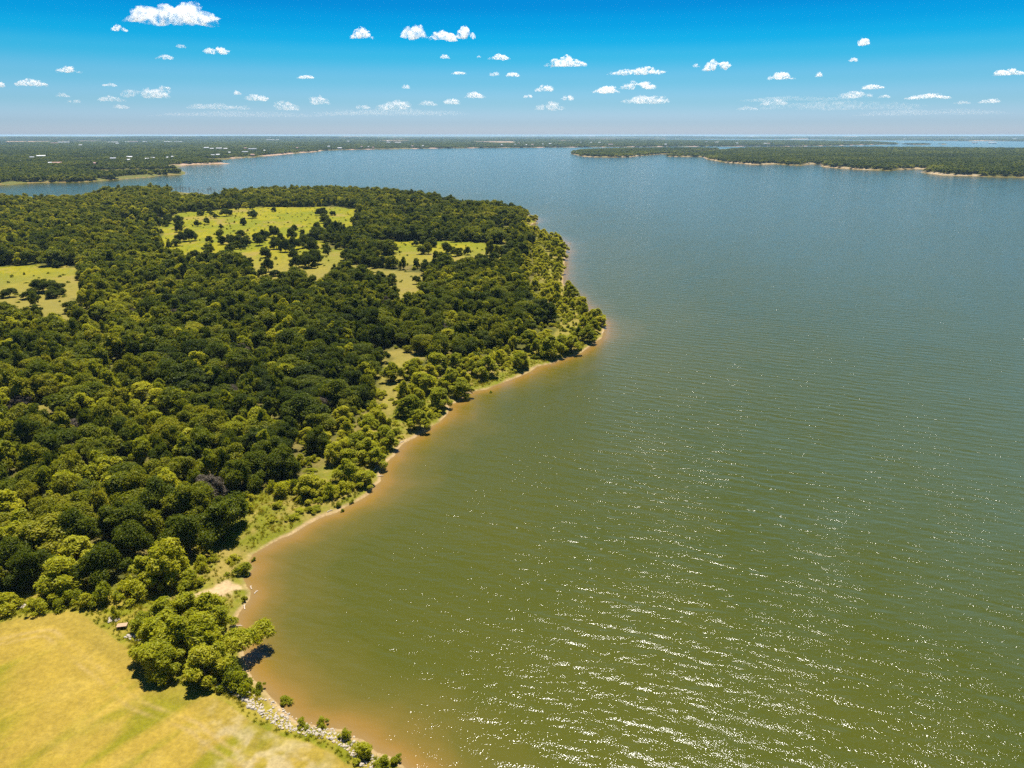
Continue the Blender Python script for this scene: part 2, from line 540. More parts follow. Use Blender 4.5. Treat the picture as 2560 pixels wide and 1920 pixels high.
h0 = n.new("ShaderNodeTexWave"); h0.wave_type = 'BANDS'; h0.bands_direction = 'Y'; h0.wave_profile = 'SIN'     # rows of wind waves
mp0 = n.new("ShaderNodeMapping"); mp0.vector_type = 'TEXTURE'
mp0.inputs["Rotation"].default_value = (0, 0, -WAVE_DIR); mp0.inputs["Scale"].default_value = (2.6, 1, 1)
l.new(pos, mp0.inputs["Vector"]); l.new(mp0.outputs[0], h0.inputs["Vector"])
h0.inputs["Scale"].default_value = .314 / 5.2; h0.inputs["Distortion"].default_value = 7.0
h0.inputs["Detail"].default_value = 2.0; h0.inputs["Detail Scale"].default_value = 1.6; h0.inputs["Detail Roughness"].default_value = .6
h1 = aniso_noise(-WAVE_DIR, 9.0, 2.6, 1.0, 0.5)
h2 = aniso_noise(-WAVE_DIR + .35, 3.0, 1.2, 0.0, 0.5, (3, 8, 0))
h3 = aniso_noise(-WAVE_DIR - .3, 0.50, 0.36, 2.0, 0.5, (5, 1, 0))    # ripples
gust = aniso_noise(math.radians(62), 160.0, 26.0, 3.0, 0.55, (20, 0, 0))      # streaks of wind
calm = math_n(n, l, 'DIVIDE', sd.outputs["Fac"], 30.0, clamp=True)
gk = math_n(n, l, 'MULTIPLY_ADD', gust, 1.7, 0.13)
hsum = math_n(n, l, 'MULTIPLY', h1, 0.27)
hsum = math_n(n, l, 'MULTIPLY_ADD', h0.outputs['Fac'], 0.125, hsum)
hsum = math_n(n, l, 'MULTIPLY_ADD', h2, 0.19, hsum)
hsum = math_n(n, l, 'MULTIPLY', hsum, math_n(n, l, 'MULTIPLY_ADD', calm, 0.55, 0.45))
h3k = math_n(n, l, 'MULTIPLY', math_n(n, l, 'MULTIPLY', h3, math_n(n, l, 'MULTIPLY_ADD', h1, 0.13, 0.065)), math_n(n, l, 'MULTIPLY', gk, math_n(n, l, 'MULTIPLY_ADD', calm, 0.3, 0.7)))
hsum = math_n(n, l, 'ADD', hsum, h3k)
bp = n.new("ShaderNodeBump"); bp.inputs["Strength"].default_value = 1.0; bp.inputs["Distance"].default_value = 1.0
l.new(hsum, bp.inputs["Height"]); l.new(bp.outputs[0], bs.inputs["Normal"])
l.new(bs.outputs[0], out.inputs[0])

keep = (S[QUADS] < 6).any(1)
used = np.unique(QUADS[keep]); remap[:] = -1; remap[used] = np.arange(len(used))
me = mesh_np("lake", np.stack([gx, gy, np.zeros_like(gx)], -1)[used], remap[QUADS[keep]], mats=[m_wat], smooth=True)
attr_f(me, "offshore", np.clip(-S[used], 0, 4000))
tag(link("lake", me), kind="structure")
# ------------------------------------------------------------------ foliage and bark materials
def foliage_mat(name, stops, transl=0.30):
    m, n, l, out = new_mat(name)
    tone = n.new("ShaderNodeAttribute"); tone.attribute_type = 'INSTANCER'; tone.attribute_name = "tone"
    tint = n.new("ShaderNodeAttribute"); tint.attribute_name = "tint"
    t = math_n(n, l, 'ADD', tone.outputs["Fac"], math_n(n, l, 'MULTIPLY_ADD', tint.outputs["Fac"], 0.44, -0.22), clamp=True)
    r = ramp(n, stops)
    l.new(t, r.inputs[0])
    d = n.new("ShaderNodeBsdfDiffuse"); l.new(r.outputs[0], d.inputs["Color"])
    tr = n.new("ShaderNodeBsdfTranslucent")
    warm = mix_c(n, l, 1.0, r.outputs[0], (1.35, 1.25, 0.55), 'MULTIPLY')
    l.new(warm, tr.inputs["Color"])
    mx = n.new("ShaderNodeMixShader"); mx.inputs[0].default_value = transl
    l.new(d.outputs[0], mx.inputs[1]); l.new(tr.outputs[0], mx.inputs[2])
    gl = n.new("ShaderNodeBsdfGlossy"); gl.inputs["Roughness"].default_value = 0.45
    gl.inputs["Color"].default_value = (1, 1, 1, 1)
    fr = n.new("ShaderNodeMixShader"); fr.inputs[0].default_value = 0.006
    l.new(mx.outputs[0], fr.inputs[1]); l.new(gl.outputs[0], fr.inputs[2])
    l.new(fr.outputs[0], out.inputs[0])
    return m


M_LEAF = foliage_mat("leaves", [(0.0, (.024, .040, .002)), (0.25, (.056, .078, .002)), (0.5, (.118, .138, .003)),
                                (0.75, (.205, .208, .006)), (1.0, (.30, .275, .018))], .45)
M_WIL = foliage_mat("willow_leaves", [(0.0, (.060, .084, .003)), (0.3, (.130, .158, .004)), (0.55, (.245, .264, .006)),
                                      (0.8, (.365, .362, .012)), (1.0, (.45, .42, .035))], .55)
M_DRY = foliage_mat("dry_leaves", [(0.0, (.05, .042, .032)), (0.5, (.105, .085, .062)), (1.0, (.17, .135, .085))], 0.2)
M_BARK = simple_mat("bark", (.085, .065, .045), 0.9, 0.4, 3.0)
M_DEAD = simple_mat("dead_wood", (.24, .20, .17), 0.9, 0.35, 3.0)

# ------------------------------------------------------------------ tree meshes
def ico(sub=1):
    t = (1 + 5 ** .5) / 2
    v = np.array([(-1, t, 0), (1, t, 0), (-1, -t, 0), (1, -t, 0), (0, -1, t), (0, 1, t), (0, -1, -t), (0, 1, -t), (t, 0, -1), (t, 0, 1), (-t, 0, -1), (-t, 0, 1)], float)
    f = [(0, 11, 5), (0, 5, 1), (0, 1, 7), (0, 7, 10), (0, 10, 11), (1, 5, 9), (5, 11, 4), (11, 10, 2), (10, 7, 6), (7, 1, 8), (3, 9, 4), (3, 4, 2), (3, 2, 6), (3, 6, 8), (3, 8, 9), (4, 9, 5), (2, 4, 11), (6, 2, 10), (8, 6, 7), (9, 8, 1)]
    v /= np.linalg.norm(v[0])
    for _ in range(sub):
        cache, nf, v = {}, [], list(v)
        def mid(a, b):
            key = (min(a, b), max(a, b))
            if key not in cache:
                p = v[a] + v[b]; v.append(p / np.linalg.norm(p)); cache[key] = len(v) - 1
            return cache[key]
        for a, b, c in f:
            ab, bc, ca = mid(a, b), mid(b, c), mid(c, a)
            nf += [(a, ab, ca), (b, bc, ab), (c, ca, bc), (ab, bc, ca)]
        f = nf
    return np.array(v), np.array(f)


ICO1, ICO1F = ico(1)


def leaf_cloud(rng, lobes, n, leaf, up=0.25, jit=0.5, long=1.0, droop=0.0, shell=(0.62, 1.22), cull=0.74):
    """n leaf sprays spread over lobes (cx,cy,cz,r, squash): vertices, quads and a tint per quad"""
    lb = np.array(lobes)
    w = lb[:, 3] ** 2; w = w / w.sum()
    m = int(n * 1.9)
    k = rng.choice(len(lb), m, p=w)
    d = rng.normal(size=(m, 3)); d[:, 2] += up; d /= np.linalg.norm(d, axis=1)[:, None]
    rr = rng.uniform(shell[0], shell[1], m)
    p = lb[k, :3] + d * (lb[k, 3] * rr)[:, None] * np.stack([np.ones(m), np.ones(m), lb[k, 4]], -1)
    ok = np.ones(m, bool)
    for c in lb:
        q = (p - c[:3]) / np.array([c[3], c[3], c[3] * c[4]])
        ok &= (q ** 2).sum(1) > cull * cull * 0.98
    p, d, k = p[ok][:n], d[ok][:n], k[ok][:n]
    m = len(p)
    nn = d * .8 + np.array([0, 0, .75]) + rng.normal(size=(m, 3)) * jit; nn /= np.linalg.norm(nn, axis=1)[:, None]
    a = np.cross(nn, rng.normal(size=(m, 3)))
    if droop:
        a = a * (1 - droop) + np.array([0, 0, -1.0]) * droop
        a -= nn * (a * nn).sum(1)[:, None]
    a /= np.linalg.norm(a, axis=1)[:, None] + 1e-9
    b = np.cross(nn, a)
    s = (leaf * rng.uniform(0.6, 1.3, m))[:, None]
    la = s * long
    P = np.stack([p - a * la, p + b * s * .62 + nn * s * .12, p + a * la, p - b * s * .62 + nn * s * .12], 1).reshape(-1, 3)
    Q = np.arange(m * 4).reshape(m, 4)
    lob_t = rng.uniform(0.0, 1.0, len(lb))
    tint = lob_t[k] * .5 + rng.uniform(0, .5, m)
    return P, Q, tint


def lobes_core(lobes, f=0.72):
    V, F = [], []
    o = 0
    for c in lobes:
        V.append(np.array(c[:3]) + ICO1 * np.array([c[3], c[3], c[3] * c[4]]) * f)
        F.append(ICO1F + o); o += len(ICO1)
    return np.vstack(V), np.vstack(F)


def tube(p0, p1, r0, r1, seg=6):
    p0, p1 = np.array(p0, float), np.array(p1, float)
    ax = p1 - p0; ax /= np.linalg.norm(ax) + 1e-9
    u = np.cross(ax, (0.3, 0.9, 0.1)); u /= np.linalg.norm(u); v = np.cross(ax, u)
    th = np.arange(seg) * 2 * math.pi / seg
    ring = np.cos(th)[:, None] * u + np.sin(th)[:, None] * v
    V = np.vstack([p0 + ring * r0, p1 + ring * r1])
    Q = [(i, (i + 1) % seg, seg + (i + 1) % seg, seg + i) for i in range(seg)]
    return V, np.array(Q)


def merge_tubes(tubes):
    V, Q, o = [], [], 0
    for v, q in tubes:
        V.append(v); Q.append(q + o); o += len(v)
    return np.vstack(V), np.vstack(Q)


def tufts(rng, L, k, f0, f1, out=.75):
    """break every lobe into smaller tufts round its surface"""
    r_ = []
    for c in L:
        for _ in range(k):
            d = rng.normal(size=3); d[2] += .35; d /= np.linalg.norm(d)
            r_.append((c[0] + d[0] * c[3] * out, c[1] + d[1] * c[3] * out, c[2] + d[2] * c[3] * c[4] * out, c[3] * rng.uniform(f0, f1), rng.uniform(.6, .95)))
    return r_


def oak_lobes(rng, R=5.0, ht=9.0):
    L = [(0, 0, ht * .52, R * .55, .85)]
    nl = 15
    for i in range(nl):
        th = i * 2.39996 + rng.uniform(-.5, .5)
        e = (i + .5) / nl
        rad = R * (.74 * math.sqrt(1 - (e * .98) ** 2) + .04) * rng.uniform(.4, 1.28)
        L.append((rad * math.cos(th), rad * math.sin(th), ht * (.24 + .58 * e) + rng.uniform(-1.1, 1.1), R * rng.uniform(.16, .42), rng.uniform(.7, 1.0)))
    return L


def willow_lobes(rng, R=4.0, ht=9.0):
    L = []
    for i in range(15):
        th = i * 2.39996 + rng.uniform(-.6, .6)
        e = (i + .5) / 15
        rad = R * (.85 * (1 - e ** 1.6) + .05) * rng.uniform(.5, 1.2)
        L.append((rad * math.cos(th), rad * math.sin(th), ht * (.20 + .68 * e) + rng.uniform(-.6, .6), R * rng.uniform(.20, .34), rng.uniform(.9, 1.5)))
    return L


def shrub_lobes(rng, R=2.0, ht=2.4):
    L = []
    for i in range(11):
        th = rng.uniform(0, 6.283)
        rad = R * rng.uniform(.05, .85)
        L.append((rad * math.cos(th), rad * math.sin(th), ht * rng.uniform(.18, .72) * (1.1 - .5 * rad / R), R * rng.uniform(.16, .40), rng.uniform(.7, 1.1)))
    return L


def trunk_mesh(rng, lobes, r0, fork, lean=(0, 0)):
    T = []
    mid = np.array([lean[0] * .5, lean[1] * .5, fork * .55]); top = np.array([lean[0], lean[1], fork])
    T.append(tube((0, 0, -0.6), mid, r0 * 1.15, r0 * .85, 8)); T.append(tube(mid, top, r0 * .85, r0 * .7, 8))
    for c in sorted(lobes, key=lambda c: -c[3])[:9]:
        e = np.array(c[:3]); m = top * .45 + e * .55 + np.array([0, 0, -.25])
        T.append(tube(top - [0, 0, .2], m, r0 * .45, r0 * .28, 5)); T.append(tube(m, e, r0 * .28, r0 * .10, 5))
    return merge_tubes(T)


def bare_mesh(rng, ht=7.0, r0=.16, spread=.55):
    T = []
    def grow(p, d, ln, r, lev):
        q = p + d * ln
        T.append(tube(p, q, r, r * .65, 5 if lev < 2 else 4))
        if lev >= 4:
            return
        for _ in range(3 if lev else 4):
            nd = d + rng.normal(size=3) * spread; nd[2] += .15; nd /= np.linalg.norm(nd)
            grow(p + d * ln * rng.uniform(.55, 1.0), nd, ln * rng.uniform(.5, .78), r * .55, lev + 1)
    grow(np.array([0, 0, -.3]), np.array([0, 0, 1.0]), ht * .36, r0, 0)
    return merge_tubes(T)


def plant_meshes(tag_, maker, count, n, leaf, mat, seed, trunk=None, core=.72, **kw):
    out = []
    for i in range(count):
        rng = np.random.default_rng(seed + i)
        lob = maker(rng)
        P, Q, tint = leaf_cloud(rng, tufts(rng, lob, 7, .30, .52) + [c[:3] + (c[3] * .9, c[4]) for c in lob], n, leaf, **kw)
        tq = [tint]; T = None
        if core:
            cv, cf = lobes_core(lob, core)
            T = cf + len(P); P = np.vstack([P, cv]); tq.append(np.full(len(cf), .4))
        crown = mesh_np(tag_ + "_crown", P, Q, T, [mat])
        attr_f(crown, "tint", np.concatenate(tq), 'FACE')
        tm = None
        if trunk:
            tv, tqd = trunk_mesh(rng, lob, *trunk)
            tm = mesh_np(tag_ + "_trunk", tv, tqd, mats=[M_BARK], smooth=True)
            # one joined mesh as well, for the masses
            nq = len(Q)
            allV = np.vstack([P, tv])
            allQ = np.vstack([Q, tqd + len(P)])
            mi = np.concatenate([np.zeros(nq), np.ones(len(tqd)), np.zeros(0 if T is None else len(T))])
            ti = np.concatenate([tint, np.zeros(len(tqd)), np.zeros(0) if T is None else np.full(len(T), .4)])
            joined = mesh_np(tag_ + "_joined", allV, allQ, T, [mat, M_BARK], mat_idx=mi)
            attr_f(joined, "tint", ti, 'FACE')
        else:
            joined = crown
        out.append((crown, tm, joined))
    return out


OAK_N = plant_meshes("broadleaf", oak_lobes, 7, 13000, .23, M_LEAF, 100, (.28, 3.2), core=.6, shell=(.5, 1.42), cull=.6, jit=.8)
WIL_N = plant_meshes("willow", willow_lobes, 6, 7500, .20, M_WIL, 200, (.20, 2.6), core=None, long=1.7, droop=.45, jit=.75, cull=.5, shell=(.35, 1.35))
SHR_N = plant_meshes("shrub", shrub_lobes, 5, 2600, .13, M_WIL, 300, None, core=None, cull=.5, shell=(.4, 1.4), jit=.8)
OAK_F = plant_meshes("broadleaf_far", oak_lobes, 6, 3000, .43, M_LEAF, 400, (.28, 3.2), core=.65, shell=(.55, 1.38), cull=.65, jit=.7)
WIL_F = plant_meshes("willow_far", willow_lobes, 4, 2800, .36, M_WIL, 500, (.20, 2.6), core=.3, long=1.6, droop=.45, jit=.7, cull=.6, shell=(.45, 1.3))
SHR_F = plant_meshes("shrub_far", shrub_lobes, 3, 500, .34, M_WIL, 600, None, core=.8)
MASS = plant_meshes("mass", oak_lobes, 5, 260, 1.15, M_LEAF, 700, None)
BARE = []
for i in range(4):
    v, q = bare_mesh(np.random.default_rng(800 + i), 8.0)
    BARE.append(mesh_np("bare_branches", v, q, mats=[M_DEAD]))
BRUSH = []
for i in range(2):
    v, q = bare_mesh(np.random.default_rng(850 + i), 3.2, .06, 1.0)
    BRUSH.append(mesh_np("brush_branches", v, q, mats=[M_DEAD]))


# ------------------------------------------------------------------ where plants stand
class Plants:
    def __init__(self): self.rows = []
    def add(self, x, y, z, r, h, tone, **kw): self.rows.append(dict(x=x, y=y, z=z, r=r, h=h, tone=tone, rot=random.uniform(0, 6.283), **kw))


TREES, WILLOWS, SHRUBS, BARES = Plants(), Plants(), Plants(), Plants()


def put(kind, px, py, r, h, tone, label=None, mid=.55, **kw):
    """a plant whose crown's middle shows at that pixel"""
    z0 = 1.5
    for _ in range(3):
        p = at(px, py, z0 + h * mid)
        z0 = gz(p[0], p[1])
    if z0 < .02 and h > 5:          # no tall tree stands in the lake
        return
    kind.add(p[0], p[1], max(z0, -.2), r, h, tone, label=label, hero=True, **kw)


# trees and bushes one can pick out round the lawn, the path and the shore
HERO_W = [(408, 1532, 4.6, 7, .62), (463, 1520, 4.4, 7.5, .66), (517, 1522, 4.6, 7.5, .70), (551, 1545, 4.0, 6, .62), (360, 1550, 3.2, 4.5, .58),
          (392, 1588, 5.0, 8.5, .70), (447, 1592, 5.2, 9.5, .66), (500, 1580, 5.0, 9.5, .64), (394, 1636, 4.2, 7.5, .64), (425, 1650, 3.6, 6.5, .60),
          (508, 1655, 4.4, 8, .82), (545, 1640, 3.4, 7, .72),
          (420, 1398, 5.2, 11.5, .76), (352, 1420, 3.8, 7.5, .68), (385, 1440, 3.4, 7, .72), (144, 1432, 5.6, 9, .72), (128, 1470, 3.5, 6, .66)]
W_LAB = ["leafy willow at the upper end of the clump behind the lawn", "middle willow of the clump's back row, facing the sandy path",
         "willow at the clump's back row just short of the water", "low willow on the clump's waterside edge above the brown shallows",
         "low willow beside the tan table in the long grass", "broad willow on the lawn side of the shoreline clump",
         "tallest willow in the middle of the shoreline clump", "full willow right of the clump's middle", "willow throwing its shadow on the lawn's edge",
         "small willow at the clump's lawn-side foot", "bright yellow-green willow at the front of the clump above the white stones",
         "willow holding the trunk side of the branch that leans over the water",
         "tall bright green willow behind the sandy path", "lower green willow joined to the tall one behind the sandy path",
         "small willow in front of the tall bright one behind the sandy path", "wide light green willow standing at the wood's edge behind the lawn",
         "small light green willow below the wide one behind the lawn"]
for (a, b, r, h, t), lab in zip(HERO_W, W_LAB):
    put(WILLOWS, a, b, r, h, t + .02, lab)
SHORE_W = [(1491, 787, 5, 8), (1484, 812, 4.5, 7), (1469, 834, 5, 8), (1459, 770, 4, 7), (1448, 830, 3.5, 7), (1431, 857, 6, 8.5), (1377, 863, 6.5, 10), (1404, 854, 4.5, 8),
           (1316, 848, 5.5, 9), (1340, 866, 4.5, 8), (1301, 897, 5, 8), (1214, 913, 6, 9), (1178, 914, 3, 7), (1126, 947, 5.5, 9), (1153, 966, 5.5, 8), (1054, 954, 6, 9), (1099, 990, 5.5, 8.5),
           (1027, 1010, 6, 9), (1050, 1048, 4.5, 7.5), (981, 929, 5, 8), (1032, 920, 5, 8), (1095, 902, 6, 9), (1139, 902, 5, 8), (923, 1057, 4.5, 7), (963, 1086, 5, 7.5), (914, 1118, 4.5, 7),
           (940, 1142, 4, 6.5), (863, 1174, 4, 7.5), (913, 1193, 3.6, 5), (890, 1100, 4, 7), (870, 1140, 3.6, 6), (1400, 632, 6.5, 9), (1385, 610, 6.5, 9), (1395, 668, 6, 9), (1428, 728, 6, 9), (1408, 615, 6, 8)]
for a, b, r, h in SHORE_W:
    put(WILLOWS, a, b, r, h, random.uniform(.45, .72), None)
HERO_O = [(552, 1285, 6.6, 12, .34, "large dark tree casting black shade on the shore grass"),
          (467, 1325, 5.8, 11.5, .32, "large dark tree between the bright willow and the shore grass"),
          (711, 1147, 5.2, 10, .36, "round dark tree standing behind the shoreline bushes"),
          (801, 1093, 4.2, 9.5, .36, "upright dark round-headed tree above the shoreline bushes"),
          (389, 1244, 5.6, 10.5, .30, "dark spreading tree two trees in from the shore grass"),
          (295, 1291, 5.8, 10.5, .34, "dark spreading tree left of the bright willow"),
          (253, 1400, 5.0, 10, .30, "dark tree at the wood's edge left of the bright willow"),
          (78, 1415, 4.6, 9.5, .26, "dark tree left of the wide light green willow"),
          (30, 1390, 5.0, 10, .28, "dark tree at the frame's edge near the lawn"),
          (330, 1345, 5.0, 10, .30, "dark tree just behind the bright willow"),
          (190, 1330, 5.4, 10.5, .34, "dark tree behind the wide light green willow"),
          (400, 1180, 5.2, 9, .66, "light-topped tree in the wood above the bright willow"),
          (640, 1160, 5.4, 9.5, .34, "dark tree left of the round one behind the shoreline bushes"),
          (105, 712, 7.5, 9, .22, "large dark tree alone in the pale clearing by the frame's edge"),
          (143, 718, 5.5, 7.5, .24, "smaller dark tree beside the large one in the pale clearing"),
          (940, 700, 6.5, 9.5, .22, "dark tree at the end of the row in the middle clearing"),
          (900, 695, 6.5, 10, .24, "dark tree in the row pointing into the middle clearing")]
for a, b, r, h, t, lab in HERO_O:
    put(TREES, a, b, r, h, t + .07, lab)
put(TREES, 517, 1222, 4.6, 8.5, .55, "brownish thin-leaved tree above the large dark shore tree", dry=True)
HERO_S = [(708, 1221, 4.0, 4.5, .74, "wide light green bush at the top of the shore grass"), (742, 1213, 2.6, 4.2, .40, "dark green bush beside the wide light one"),
          (820, 1225, 3.2, 4.6, .62, "round green bush standing alone on the shore grass"), (467, 1454, 3.6, 4.2, .62, "green bush beside the sandy path"),
          (330, 1474, 4.0, 4.5, .74, "yellow-green bush left of the sandy path"), (257, 1481, 3.6, 5.2, .48, "dark green bush behind the lawn's rounded corner"),
          (215, 1500, 3.0, 3.6, .78, "bright yellow-green bush behind the lawn's rounded corner"), (93, 1513, 2.8, 3.2, .74, "small light bush at the lawn's far edge"),
          (16, 1505, 3.6, 4.0, .80, "yellow-green bush at the frame's edge above the lawn"), (170, 1497, 3.0, 3.4, .46, "dark low bush behind the lawn"),
          (607, 1423, 2.5, 3.0, .50, "round bush at the water's edge by the sandy path"), (634, 1399, .8, 1.1, .52, "tiny bush standing in the shallows"),
          (610, 1496, 1.1, 1.4, .60, "small thin bush at the water's edge below the path"), (286, 1530, 1.3, 3.0, .60, "slim young tree beside the pile of pale stones"),
          (692, 1262, 2.0, 2.0, .78, "bright yellow bush on the shore grass"), (620, 1265, 2.2, 3.2, .80, "yellow-green bush beside the large dark shore tree"),
          (562, 1688, 3.0, 4.5, .42, "dark glossy bush at the end of the stone bank"), (600, 1704, 2.8, 4.2, .56, "green bush above the first stones by the water"),
          (585, 1672, 2.6, 4.0, .40, "dark bush in the shade of the leaning willow"), (648, 1717, 1.5, 1.9, .48, "small dark bush among the stones by the water"),
          (712, 1750, 1.5, 1.6, .60, "thin bush growing in the shallows off the stones"), (755, 1806, 1.5, 1.8, .66, "pair-stemmed green bush on the stone bank"),
          (805, 1805, 1.3, 1.6, .62, "thin green bush on the stone bank's water side"), (864, 1838, 1.4, 2.2, .70, "upright yellow-green bush on the stone bank"),
          (915, 1878, 2.6, 3.0, .78, "large yellow-green bush on the stone bank near the frame's lower edge"), (960, 1905, 2.0, 2.0, .60, "low bush past the last stones at the lower edge"),
          (990, 1898, 1.3, 1.6, .52, "greyish bush past the last stones at the water"), (846, 1262, 1.3, 1.6, .52, "small green bush by the shoreline under the round one"),
          (879, 1253, 1.0, 1.1, .55, "tiny bush at the beach edge"), (1226, 981, 1.0, 1.2, .6, "tiny bush standing in orange shallows"),
          (858, 1276, .9, 1.0, .5, "tiny dark bush just off the beach")]
for a, b, r, h, t, lab in HERO_S:
    put(SHRUBS, a, b, r, h, t, lab, mid=.45)
MEADOW_T = [(660, 585, 5, 8), (683, 577, 5.5, 9), (648, 598, 5, 8), (690, 606, 5.5, 8), (712, 612, 5, 8.5), (735, 606, 5, 8.5), (663, 628, 5, 7),
            (640, 592, 4, 7), (700, 592, 4, 7), (575, 598, 5, 7), (598, 596, 5, 7.5), (615, 600, 5, 7), (557, 600, 4, 6), (609, 552, 4, 7), (630, 534, 6, 7.5),
            (565, 528, 7, 8), (500, 530, 5, 6), (518, 523, 5, 6), (728, 582, 5, 9), (446, 565, 5, 8), (470, 585, 6.5, 9), (450, 592, 5, 6.5),
            (420, 545, 7, 8), (445, 548, 6, 8), (308, 532, 6, 7), (377, 538, 6, 8), (670, 662, 4.5, 7), (739, 655, 4, 6), (732, 635, 4, 6), (522, 597, 3.5, 5),
            (790, 567, 6, 9), (800, 576, 6, 8), (820, 562, 6, 9), (812, 545, 6, 8), (806, 527, 7, 8), (903, 536, 5, 7), (760, 603, 5, 8), (780, 612, 6, 9), (785, 640, 6.5, 9.5), (770, 648, 6, 9),
            (1082, 603, 5, 7), (1056, 605, 3.5, 5), (1118, 618, 4.5, 7), (982, 616, 4, 7), (1038, 606, 3, 4.5), (943, 612, 5, 7), (965, 622, 5, 7.5)]
for a, b, r, h in MEADOW_T:
    put(TREES, a, b, r * 1.05, h * 1.35, random.uniform(.15, .42), None, where="meadow")
for a, b in [(512, 562), (531, 565), (575, 565), (567, 572), (586, 555), (672, 557), (482, 564), (543, 594), (536, 585), (770, 543), (864, 550), (585, 577),
             (548, 541), (590, 540), (620, 575), (640, 560), (700, 545), (870, 535), (420, 600), (440, 605), (500, 600), (515, 612), (610, 622), (650, 650), (690, 645), (1014, 612), (1000, 630), (1260, 618), (1140, 612),
             (30, 690), (60, 684), (150, 690), (170, 705), (20, 705), (40, 735), (160, 740), (120, 682), (1400, 815), (1420, 800), (1440, 810), (1430, 795), (1410, 825)]:
    put(SHRUBS, a, b, random.uniform(1.2, 2.4), random.uniform(1.2, 2.4), random.uniform(.3, .6), None, mid=.4, where="meadow")

# the wood and the shore growth
hero_xy = np.array([(d["x"], d["y"], d["r"]) for K in (TREES, WILLOWS, SHRUBS) for d in K.rows])
g = 7.4
rows_y = np.arange(85, 1430, g * .87)
cx, cyv = [], []
for j, yy in enumerate(rows_y):
    xs = np.arange(-yy * .80 - 60, min(yy * .12 + 60, 130), g) + (g / 2 if j % 2 else 0)
    cx.append(xs); cyv.append(np.full(len(xs), yy))
cx, cyv = np.concatenate(cx), np.concatenate(cyv)
cx = cx + RNG.uniform(-.42, .42, len(cx)) * g
cyv = cyv + RNG.uniform(-.42, .42, len(cyv)) * g
s_, a_, b_, f_ = shore(cx, cyv)
z_ = ground_z(cx, cyv, s_, a_)
ok = a_ > 1.5
cx, cyv, s_, z_ = cx[ok], cyv[ok], s_[ok], z_[ok]
ld = sdf(LAWN, cx, cyv)
md = np.full(cx.shape, -1e6)
for P in MEADOWS:
    md = np.maximum(md, sdf(P, cx, cyv))
sd_ = sdf(STRIP, cx, cyv)
pd_ = sdf(PATH_SAND, cx, cyv)
hk = H / (H - z_ - 8.5)                                  # what a tree top here would hide behind it
mdh = np.full(cx.shape, -1e6)
for P in MEADOWS:
    mdh = np.maximum(mdh, sdf(P, cx * hk, cyv * hk))
hs = H / (H - z_ - 4.0)
sdh = np.maximum(sdf(STRIP, cx * hs, cyv * hs), sdf(PATH_SAND, cx * hs, cyv * hs) + 2)
hd = np.full(cx.shape, 1e6)
for x, y, r in hero_xy:
    hd = np.minimum(hd, np.hypot(cx - x, cyv - y) - r)
nz_ = fbm(cx / 38, cyv / 38, 51, 3)
nz2 = fbm(cx / 16, cyv / 16, 52, 3)
ppx, ppy = to_px(cx, cyv, z_ + 4)
gpx, gpy = to_px(cx, cyv, z_)
u = RNG.uniform(size=len(cx)); u2 = RNG.uniform(size=len(cx)); u3 = RNG.uniform(size=len(cx))
